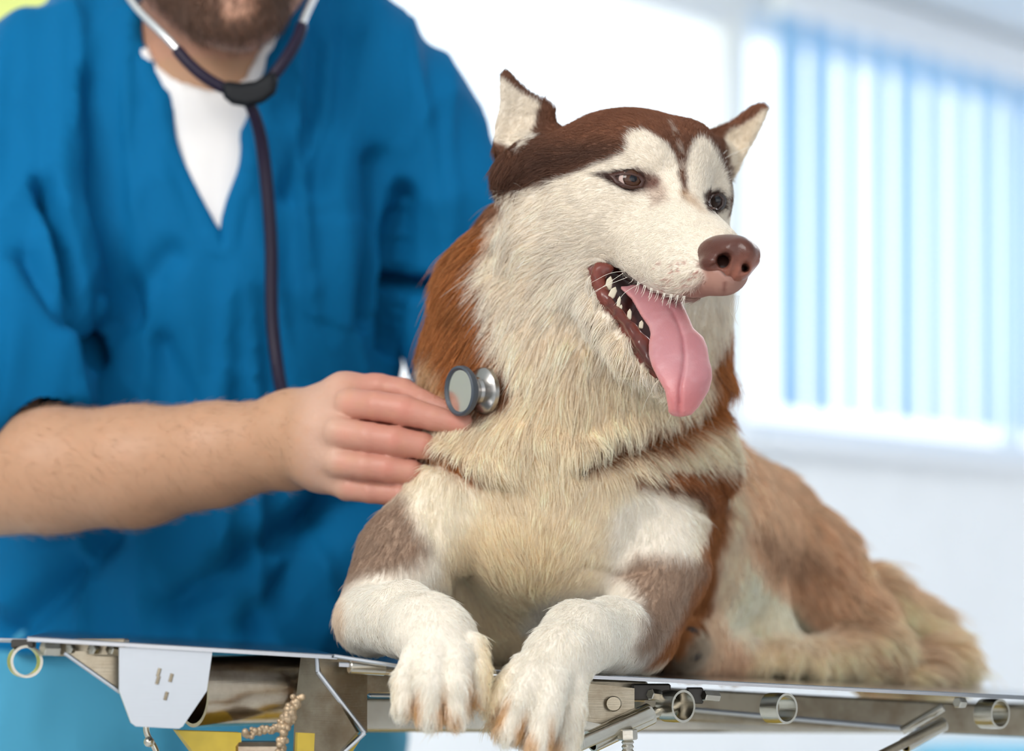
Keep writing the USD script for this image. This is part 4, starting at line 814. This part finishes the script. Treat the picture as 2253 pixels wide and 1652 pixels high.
# ================================================================== the vet
def man_fields():
    D = 2.30
    f = Field(axis((-.56, -.24, .006), (-.24, -.02, .0015), (-.02, .25, .006)), axis((1.83, 1.965, .0015), (1.965, 2.48, .006)), axis((.97, 1.03, .006), (1.03, 1.20, .0015), (1.20, 1.78, .006)))
    # trunk under the clothes
    f.ell(P(470, 480, D), (.145, .100, .23), k=.03); f.ell(P(440, 900, 2.345), (.125, .075, .20), k=.03)
    f.cap(P(190, 225, 2.28), P(810, 220, 2.32), .056, .056, .03)
    # neck and head
    f.cap(P(455, 230, 2.25), P(462, -40, 2.225), .064, .060, .025)
    f.ell(P(487, -260, 2.205), (.077, .098, .108), k=.02)
    f.ell(P(495, -95, 2.175), (.066, .070, .075), k=.03)
    f.cap(P(500, 20, 2.118), P(525, 25, 2.118), .030, .030, .02)
    f.cap(P(400, -40, 2.19), P(490, 30, 2.13), .026, .026, .02); f.cap(P(610, -40, 2.20), P(540, 30, 2.13), .026, .026, .02)
    f.chain([(P(520, -230, 2.105), .010), (P(526, -145, 2.082), .014)], .01)        # nose
    f.ell(P(524, -110, 2.092), (.019, .014, .010), k=.008)
    f.ell(P(524, -38, 2.101), (.024, .012, .007), k=.006); f.ell(P(524, -16, 2.103), (.021, .012, .008), k=.006)     # lips
    f.cap(P(440, -285, 2.118), P(600, -285, 2.122), .012, .012, .012)
    for x in (465, 578): f.ell(P(x, -255, 2.108), (.0125, .012, .0055), k=.004, cut=True)
    for x, d in ((305, 2.215), (680, 2.235)): f.ell(P(x, -215, d), (.010, .022, .034), (20 if x < 400 else -20, 0, 0), k=.006)
    # near arm
    f.chain([(P(130, 250, 2.275), .046), (P(45, 600, 2.20), .044), (P(-75, 1060, 2.09), .046)], .02)
    f.chain([(P(-75, 1065, 2.09), .047), (P(120, 1035, 2.05), .051), (P(300, 1026, 2.02), .049), (P(470, 1000, 1.985), .041), (P(650, 968, 1.945), .0335)], .012)
    f.cap(P(640, 940, 1.945), P(645, 1000, 1.95), .030, .028, .012)
    # hand: metacarpals fanned from the wrist, then each finger in its own chain
    for q, r in (((765, 888, 1.892), 34), ((742, 950, 1.886), 36), ((744, 1015, 1.888), 35), ((762, 1070, 1.896), 31)):
        f.chain([(P(652, 968, 1.942), .027), (P(*mix(np.array([652, 968, 1.942]), np.array(q), .5)), .0215), B(*q, r)], .010)
    f.chain([(P(668, 925, 1.938), .024), (P(760, 872, 1.91), .018), B(835, 852, 1.902, 30)], .008)
    for c in ([(768, 888, 1.889, 36), (830, 893, 1.872, 34), (888, 902, 1.866, 35), (955, 920, 1.862, 29), (1022, 934, 1.858, 25)],
              [(745, 952, 1.884, 37), (812, 962, 1.870, 34), (868, 970, 1.866, 34), (928, 980, 1.866, 30), (965, 988, 1.874, 26)],
              [(747, 1018, 1.887, 35), (805, 1025, 1.874, 32), (852, 1030, 1.871, 32), (903, 1038, 1.870, 28), (930, 1044, 1.880, 24)],
              [(765, 1072, 1.895, 31), (815, 1080, 1.884, 28), (848, 1083, 1.882, 28), (882, 1087, 1.876, 26), (905, 1090, 1.886, 22)],
              [(822, 852, 1.905, 33), (885, 860, 1.897, 30), (930, 884, 1.884, 27), (990, 908, 1.876, 24)]):
        f.chain([B(q[0], q[1], q[2], q[3] * .955) for q in c], .0018)
    f.cap(P(775, 935, 1.915), P(775, 1040, 1.92), .017, .016, .008); f.chain([(P(880, 945, 1.900), .014), (P(870, 1065, 1.905), .013)], .004); f.cap(P(800, 918, 1.907), P(935, 948, 1.899), .013, .011, .003); f.cap(P(800, 992, 1.907), P(905, 1008, 1.901), .013, .011, .003); f.cap(P(805, 1050, 1.910), P(885, 1060, 1.905), .012, .010, .003)
    # far arm, its hand resting on the dog's back
    f.chain([(P(845, 270, 2.325), .042), (P(970, 500, 2.335), .032), (P(1012, 690, 2.328), .026)], .02)
    return f.mesh()
def scrub_field():
    D = 2.30
    f = Field(axis((-.60, .26, .0055)), axis((2.0, 2.56, .0055)), axis((.932, 1.60, .0055)))
    f.ell(P(470, 480, D), (.188, .122, .26), k=.04); f.ell(P(435, 950, 2.34), (.184, .120, .30), k=.05); f.ell(P(385, 1400, 2.41), (.222, .128, .26), k=.05)
    f.ell(P(480, 1160, 2.37), (.195, .12, .17), k=.05); f.cap(P(165, 215, 2.27), P(792, 218, 2.31), .080, .080, .03)
    f.cap(P(250, 50, 2.28), P(720, 50, 2.31), .040, .045, .04)
    f.chain([(P(130, 235, 2.26), .080), (P(75, 540, 2.195), .074), (P(20, 840, 2.12), .070), (P(-15, 960, 2.09), .070)], .016)
    f.chain([(P(865, 262, 2.315), .073), (P(965, 470, 2.32), .067), (P(1005, 650, 2.315), .060), (P(1022, 770, 2.31), .052)], .016)
    # sleeve hems open round the arms, V neck, hem at the hips
    f.slab([(-300, 985), (0, 948), (60, 902), (105, 884), (215, 892), (260, 1200), (-300, 1200)], 2.08, .075, k=.004, cut=True, rnd=.003)
    f.chain([(P(100, 700, 2.165), .030), (P(10, 860, 2.115), .056), (P(-60, 1010, 2.085), .060)], .004, cut=True)
    f.slab(VNECK, 2.02, .24, k=.004, cut=True, rnd=.003)
    f.cap(P(462, 130, 2.26), P(475, -200, 2.25), .072, .085, .01, cut=True)
    return f.mesh()
VNECK = [(262, -60), (290, 10), (322, 110), (365, 230), (420, 370), (465, 470), (488, 540), (512, 440), (548, 320), (570, 235), (596, 150), (612, 90), (650, 30), (720, -60)]
TEE_KEEP = [(318, 112), (345, 132), (400, 176), (450, 196), (500, 198), (540, 168), (566, 110), (585, 80), (608, 95), (575, 235), (548, 320), (512, 440), (488, 552), (462, 485), (415, 385), (360, 245), (326, 150)]
TNECK = [(262, -60), (318, 100), (345, 143), (400, 186), (450, 205), (500, 207), (540, 178), (566, 120), (592, 60), (640, -60)]
def tee_field():
    f = Field(axis((-.36, .02, .0055)), axis((2.1, 2.45, .0055)), axis((1.18, 1.56, .0055)))
    f.ell(P(470, 480, 2.30), (.150, .113, .24), k=.04); f.cap(P(280, 205, 2.28), P(690, 195, 2.30), .066, .066, .03); f.cap(P(320, 120, 2.27), P(610, 120, 2.285), .05, .05, .04)
    f.cap(P(458, 200, 2.25), P(462, 80, 2.235), .070, .068, .02)
    f.slab(TNECK, 2.02, .225, k=.003, cut=True, rnd=.002)
    f.cap(P(462, 60, 2.25), P(470, -200, 2.25), .0705, .085, .006, cut=True)
    return f.mesh()
man = thing('person', 'bearded man in a blue scrub top holding a stethoscope to the dog', 'person', P(420, 1395, 2.3) * [1, 1, 0])
body = man_fields()
bv = np.array(body.vertices); bx, by = px_of(bv); bn = vnormals(body)
skin = np.tile([.44, .245, .145], (len(bv), 1))
def sk(c, a):
    global skin
    skin = skin * (1 - a[:, None]) + np.array(c) * a[:, None]
hand = sstep(620, 700, bx) * (bv[:, 1] < 1.99) * (by > 780)
sk([.50, .30, .215], hand)
sk([.46, .165, .12], hand * sstep(700, 830, bx) * .7)
for q in ((890, 900, 30), (755, 958, 34), (765, 890, 30), (752, 1020, 30), (868, 968, 26), (852, 1030, 24), (765, 1075, 26), (1000, 925, 28), (940, 985, 24)):
    sk([.60, .15, .11], hand * sstep(q[2], 4, np.hypot(bx - q[0], by - q[1])) * .2)
sk([.50, .25, .14], sstep(.52, .75, meshkit.fbm(bv * 120, 3, 8)) * .25)
face = (by < 130) & (bv[:, 1] < 2.25)
sk([.50, .24, .17], face * .5)
sk([.50, .17, .14], face * sstep(30, 12, np.hypot((bx - 524) / 1.4, by + 26)) * .8)
BEARD = [(300, -160), (330, -20), (385, 45), (440, 78), (513, 98), (566, 86), (606, 56), (634, 10), (650, -160), (615, -160), (600, -70), (560, -62), (524, -75), (480, -66), (440, -75), (400, -160)]
in_beard = sstep(14, -14, poly_sd(BEARD, bx, by) + 16 * (meshkit.noise(bv * 150, 4) - .5)) * (bv[:, 1] < 2.235) * (1 - .85 * sstep(46, 24, np.hypot((bx - 524) / 1.3, by - 8)))
sk([.15, .075, .045], in_beard * .75)
m_skin_h = mat('human_skin', {'a': ('attribute', {'attribute': 'tint'}), 'tc': ('texture_coordinate', {}), 'n': ('noise_texture', {'scale': 260.0, 'detail': 4.0}), 'b': ('bump', {'strength': .25, 'distance': .0012}), 'p': ('principled_bsdf', {'roughness': .48, 'subsurface_weight': .12, 'subsurface_scale': .006, 'subsurface_radius': (1, .35, .2), 'specular_ior_level': .4})},
               [('a.color', 'p.base_color'), ('tc.object', 'n.vector'), ('n.fac', 'b.height'), ('b.normal', 'p.normal')])
obj('body', body, m_skin_h, man, True, skin)
# beard and forearm hair
rm = np.random.default_rng(5)
def sprout(mask, n, ln, direction, wd, cols, name, material, label):
    tri = bv[body.faces]; w = np.linalg.norm(np.cross(tri[:, 1] - tri[:, 0], tri[:, 2] - tri[:, 0]), axis=1) * mask[body.faces].mean(1)
    k = rm.choice(len(w), n, p=w / w.sum()); b_ = rm.dirichlet((1, 1, 1), n)
    root = (tri[k] * b_[:, :, None]).sum(1); nn = (bn[body.faces[k]] * b_[:, :, None]).sum(1)
    t = np.array(direction, float) + rm.normal(0, .35, (n, 3)); t -= (t * nn).sum(1)[:, None] * nn * .8
    L = ln * rm.uniform(.5, 1.2, n); s_ = np.linspace(0, 1, 4)[None, :, None]
    pts = root[:, None] + L[:, None, None] * (t[:, None] * s_ + nn[:, None] * s_ * (1 - .5 * s_) * .6)
    c = np.repeat((np.array(cols) * rm.normal(1, .2, (n, 1)))[:, None], 4, 1)
    curves(name, pts, np.tile([wd, wd, wd * .8, wd * .2], (n, 1)), material, man, np.clip(c, .01, .9), label, 'stuff')
m_hair_h = mat('human_hair', {'a': ('attribute', {'attribute': 'tint'}), 'p': ('principled_bsdf', {'roughness': .5})}, [('a.color', 'p.base_color')])
sprout(in_beard, 5200, .012, (0, -.2, -1), .0004, (.10, .048, .028), 'beard', m_hair_h, 'short dark brown beard')
sprout(((bx > 0) & (bx < 640) & (by > 860) & (bv[:, 1] < 2.1)).astype(float), 1600, .011, (.8, 0, -.5), .00016, (.30, .17, .09), 'arm_hair', m_hair_h, 'fine arm hair')
cap = Field(axis((-.40, -.10, .006)), axis((2.08, 2.36, .006)), axis((1.52, 1.80, .006)))
cap.ell(P(487, -275, 2.215), (.084, .103, .112), k=.01); cap.ell(P(495, -210, 2.10), (.066, .08, .07), k=.015, cut=True); cap.ell(P(487, -20, 2.2), (.12, .14, .06), k=.01, cut=True)
obj('hair', cap.mesh(), plain('brown_hair', (.07, .035, .02), .55, noise=.3, scale=90, bump=.5), man, True)
m_eyeb = tinted('human_eye', .12)
for x in (465, 578):
    e = trimesh.creation.icosphere(4, .0115); g = np.degrees(np.arccos(np.clip(np.array(e.vertices) @ [.25, -.93, -.27] / .0115, -1, 1)))
    obj('eye', e.apply_translation(P(x, -255, 2.1275)), m_eyeb, man, True, np.where((g < 14)[:, None], [.01, .01, .01], np.where((g < 32)[:, None], [.09, .045, .02], [.55, .5, .46])))
# clothes
def wrinkle(m, amp, seed, pocket=False):
    v, n = np.array(m.vertices), vnormals(m); x, y = px_of(v)
    side = (x - 470) / 400
    p = np.stack([v[:, 0] * 15 + v[:, 2] * 3.5 * side, v[:, 1] * 8, v[:, 2] * 3.5 - v[:, 0] * 2 * side], 1)
    a = meshkit.noise(p + 3, seed); r = 1 - np.abs(2 * a - 1)
    b = meshkit.noise(np.stack([v[:, 0] * 22 - v[:, 2] * 9, v[:, 1] * 12, v[:, 2] * 9 + v[:, 0] * 9], 1), seed + 1); r2 = 1 - np.abs(2 * b - 1)
    low = sstep(700, 1100, y)
    h = amp * ((r ** 2 - .4) * 1.0 + (r2 ** 2 - .4) * (.4 + .6 * low))
    def fold(path, w, dep):
        nonlocal h
        h = h - 2.0 * dep * np.exp(-(line_d(path, x, y) / w) ** 2)
    if pocket:
        fold([(95, 400), (150, 560), (195, 720), (212, 790)], 16, .022); fold([(700, 80), (690, 250), (640, 420)], 24, .008); fold([(770, 60), (750, 240), (700, 400)], 26, .007)
        fold([(830, 350), (838, 480), (800, 700)], 22, .010); fold([(890, 420), (875, 600), (860, 760)], 18, .016); fold([(880, 625), (1000, 632)], 16, .020)
        fold([(200, 180), (225, 420), (300, 700)], 24, .006); fold([(380, 560), (300, 640), (260, 720)], 30, .006); fold([(60, 560), (150, 700)], 26, .009)
        fold([(880, 1060), (600, 1200), (380, 1330)], 40, .014); fold([(760, 900), (700, 1180), (560, 1380)], 36, .012); fold([(250, 1180), (120, 1300), (40, 1390)], 30, .012); fold([(420, 900), (360, 760)], 30, .006)
        dv = poly_sd(VNECK, x, y); h += .0022 * (sstep(34, 30, dv) * (v[:, 1] < 2.3)) - .0012 * np.exp(-((dv - 32) / 3) ** 2)
        pk = poly_sd([(655, 478), (848, 484), (842, 690), (750, 720), (662, 690)], x, y); h += .0028 * sstep(3, -3, pk) * (v[:, 1] < 2.3)
    m.vertices = v + n * h[:, None]; return m
def cloth(name, col, rough=.8, sheen=.0):
    return mat(name, {'tc': ('texture_coordinate', {}), 'n': ('noise_texture', {'scale': 900.0, 'detail': 2.0}), 'b': ('bump', {'strength': .25, 'distance': .0006}), 'p': ('principled_bsdf', {'base_color': col, 'roughness': rough, 'sheen_weight': sheen, 'sheen_roughness': .4, 'specular_ior_level': .12})},
               [('tc.object', 'n.vector'), ('n.fac', 'b.height'), ('b.normal', 'p.normal')])
m_scrub, m_tee, m_trs = cloth('scrub_blue', (.0004, .118, .285)), cloth('undershirt_white', (.80, .78, .77)), cloth('trouser_blue', (.07, .31, .47))
obj('scrub_top', wrinkle(scrub_field(), .014, 21, True), m_scrub, man, True, label='blue V-neck scrub top')
tee = tee_field(); kx, ky = px_of(np.array(tee.vertices)[tee.faces].mean(1)); dk = np.array(tee.vertices)[tee.faces].mean(1)[:, 1]
tee.update_faces((poly_sd(TEE_KEEP, kx, ky) < 9) & (dk < 2.32)); tee.remove_unreferenced_vertices()
obj('undershirt', wrinkle(tee, .004, 31), m_tee, man, True, label='white undershirt')
tr = Field(axis((-.66, .06, .008)), axis((2.08, 2.6, .008)), axis((.06, 1.0, .008)))
tr.ell((P(360, 0, 2.3)[0], 2.41, .92), (.215, .118, .13), k=.03)
for sx in (-1, 1): tr.chain([((P(360, 0, 2.3)[0] + sx * .115, 2.40, .86), .11), ((P(360, 0, 2.3)[0] + sx * .13, 2.36, .50), .08), ((P(360, 0, 2.3)[0] + sx * .13, 2.33, .11), .065)], .02)
obj('trousers', wrinkle(tr.mesh(), .007, 41), m_trs, man, True, label='pale blue trousers')
m_shoe = plain('shoe_white', (.7, .7, .7), .5)
for sx in (-1, 1):
    sh = Field(axis((-.7, .1, .006)), axis((2.1, 2.5, .006)), axis((-.02, .16, .006))); x0 = P(360, 0, 2.3)[0] + sx * .13
    sh.chain([((x0, 2.37, .05), .045), ((x0 + sx * .01, 2.24, .035), .04), ((x0 + sx * .02, 2.18, .03), .032)], .015); sh.cap((x0, 2.36, .05), (x0, 2.345, .10), .045, .05, .015)
    mm = sh.mesh(); vv = np.array(mm.vertices); vv[:, 2] = np.maximum(vv[:, 2], 0); mm.vertices = vv; obj('shoe', mm, m_shoe, man, True)

# ================================================================== the stethoscope
ste = thing('stethoscope', 'dark rubber stethoscope hanging from the man, its steel chestpiece pressed to the dog', 'stethoscope', P(545, 205, 2.12))
m_rub = plain('dark_rubber_tubing', (.012, .007, .022), .45, specular_ior_level=.25)
m_blk = plain('black_junction_rubber', (.005, .006, .008), .55, specular_ior_level=.2)
m_chr = plain('polished_steel', (.42, .40, .38), .22, 1.0)
m_ear = plain('pale_headset_metal', (.80, .80, .80), .22, .9)
obj('ear_tube', tube([P(330, -215, 2.19), P(262, -110, 2.16), P(285, -5, 2.135), P(345, 62, 2.115), P(398, 118, 2.105)], .0036), m_ear, ste, True)
obj('ear_tube', tube([P(668, -215, 2.215), P(715, -110, 2.18), P(692, -8, 2.145), P(672, 35, 2.13), P(662, 62, 2.12)], .0036), m_ear, ste, True)
for a_ in (P(338, -215, 2.195), P(660, -215, 2.22)): obj('ear_tip', trimesh.creation.icosphere(3, .007).apply_translation(a_), m_blk, ste, True)
obj('yoke_tube', tube([P(390, 110, 2.106), P(430, 153, 2.103), P(470, 182, 2.103), P(510, 200, 2.105)], .0053), m_rub, ste, True)
obj('yoke_tube', tube([P(664, 56, 2.121), P(652, 90, 2.114), P(628, 130, 2.108), P(590, 178, 2.106), P(570, 195, 2.107)], .0053), m_rub, ste, True)
jf = Field(axis((P(470, 0, 2.1)[0], P(630, 0, 2.1)[0], .0013)), axis((2.07, 2.14, .0013)), axis((P(0, 255, 2.1)[2], P(0, 135, 2.1)[2], .0013)))
jf.slab([(486, 184), (502, 178), (530, 182), (562, 178), (590, 160), (604, 158), (612, 180), (606, 206), (580, 226), (545, 236), (510, 230), (492, 215)], 2.104, .0085, k=.004, rnd=.006)
obj('junction', jf.mesh(), m_blk, ste, True)
obj('tubing', tube([P(545, 222, 2.106), P(563, 262, 2.115), P(578, 330, 2.128), P(590, 440, 2.135), P(597, 560, 2.138), P(598, 690, 2.138), P(608, 790, 2.132), P(625, 880, 2.11), P(690, 960, 2.05), P(800, 965, 1.99), P(900, 930, 1.935), P(985, 898, 1.885), P(1036, 872, 1.852)], [.0048, .0055] + [.0058] * 9 + [.005, .004]), m_rub, ste, True)
ax = np.array([.80, .60, .06]); ax /= np.linalg.norm(ax); c0 = P(1013, 860, 1.838)
Rd = S(55, 1.862)
chest_prim = obj('chestpiece', lathe([(0, .0015), (Rd * .80, .0), (Rd * .95, .003), (Rd * .82, .006), (Rd * .58, .009), (Rd * .50, .013), (Rd * .55, .0155), (Rd * .86, .0185), (Rd * .93, .020), (Rd * .93, .0235), (Rd * .86, .025), (0, .0245)], c0, ax, 64), m_chr, ste, 35, label='two-sided steel chestpiece')
pr = [(Rd * .82, -.0005), (Rd * .90, -.0024), (Rd * .99, -.0015), (Rd * 1.0, .002), (Rd * .92, .0042), (Rd * .84, .003), (Rd * .82, -.0005)]
obj('rim', lathe(pr, c0, ax, 64), plain('grey_rim_rubber', (.045, .055, .07), .4), chest_prim, 40, label='grey rubber rim of the diaphragm')
obj('diaphragm', lathe([(0, -.0006), (Rd * .84, -.0003), (Rd * .84, .0006), (0, .0006)], c0, ax, 64), plain('diaphragm_mirror', (.62, .60, .55), .12, 1.0), chest_prim, 35, label='shiny round diaphragm')
# ================================================================== things farther back
m_blue = plain('blue_plastic', (.10, .42, .62), .4)
st = thing('stool', 'small round stool with a bright blue seat behind the table at right', 'stool', (1.02, 5.2, 0))
c = np.array([1.02, 5.2, 0])
obj('seat', lathe([(0, .66), (.16, .66), (.175, .675), (.175, .70), (.16, .715), (0, .715)], c, (0, 0, 1), 40), m_blue, st, 40)
for k in range(4):
    a = math.pi / 4 + k * math.pi / 2
    obj('leg', rod(c + [.19 * math.cos(a), .19 * math.sin(a), 0], c + [.12 * math.cos(a), .12 * math.sin(a), .665], .012, 12), m_frame, st)
obj('foot_ring', tube([c + [.168 * math.cos(a), .168 * math.sin(a), .22] for a in np.linspace(0, 2 * math.pi, 25)], .007, 8, 1), m_frame, st)
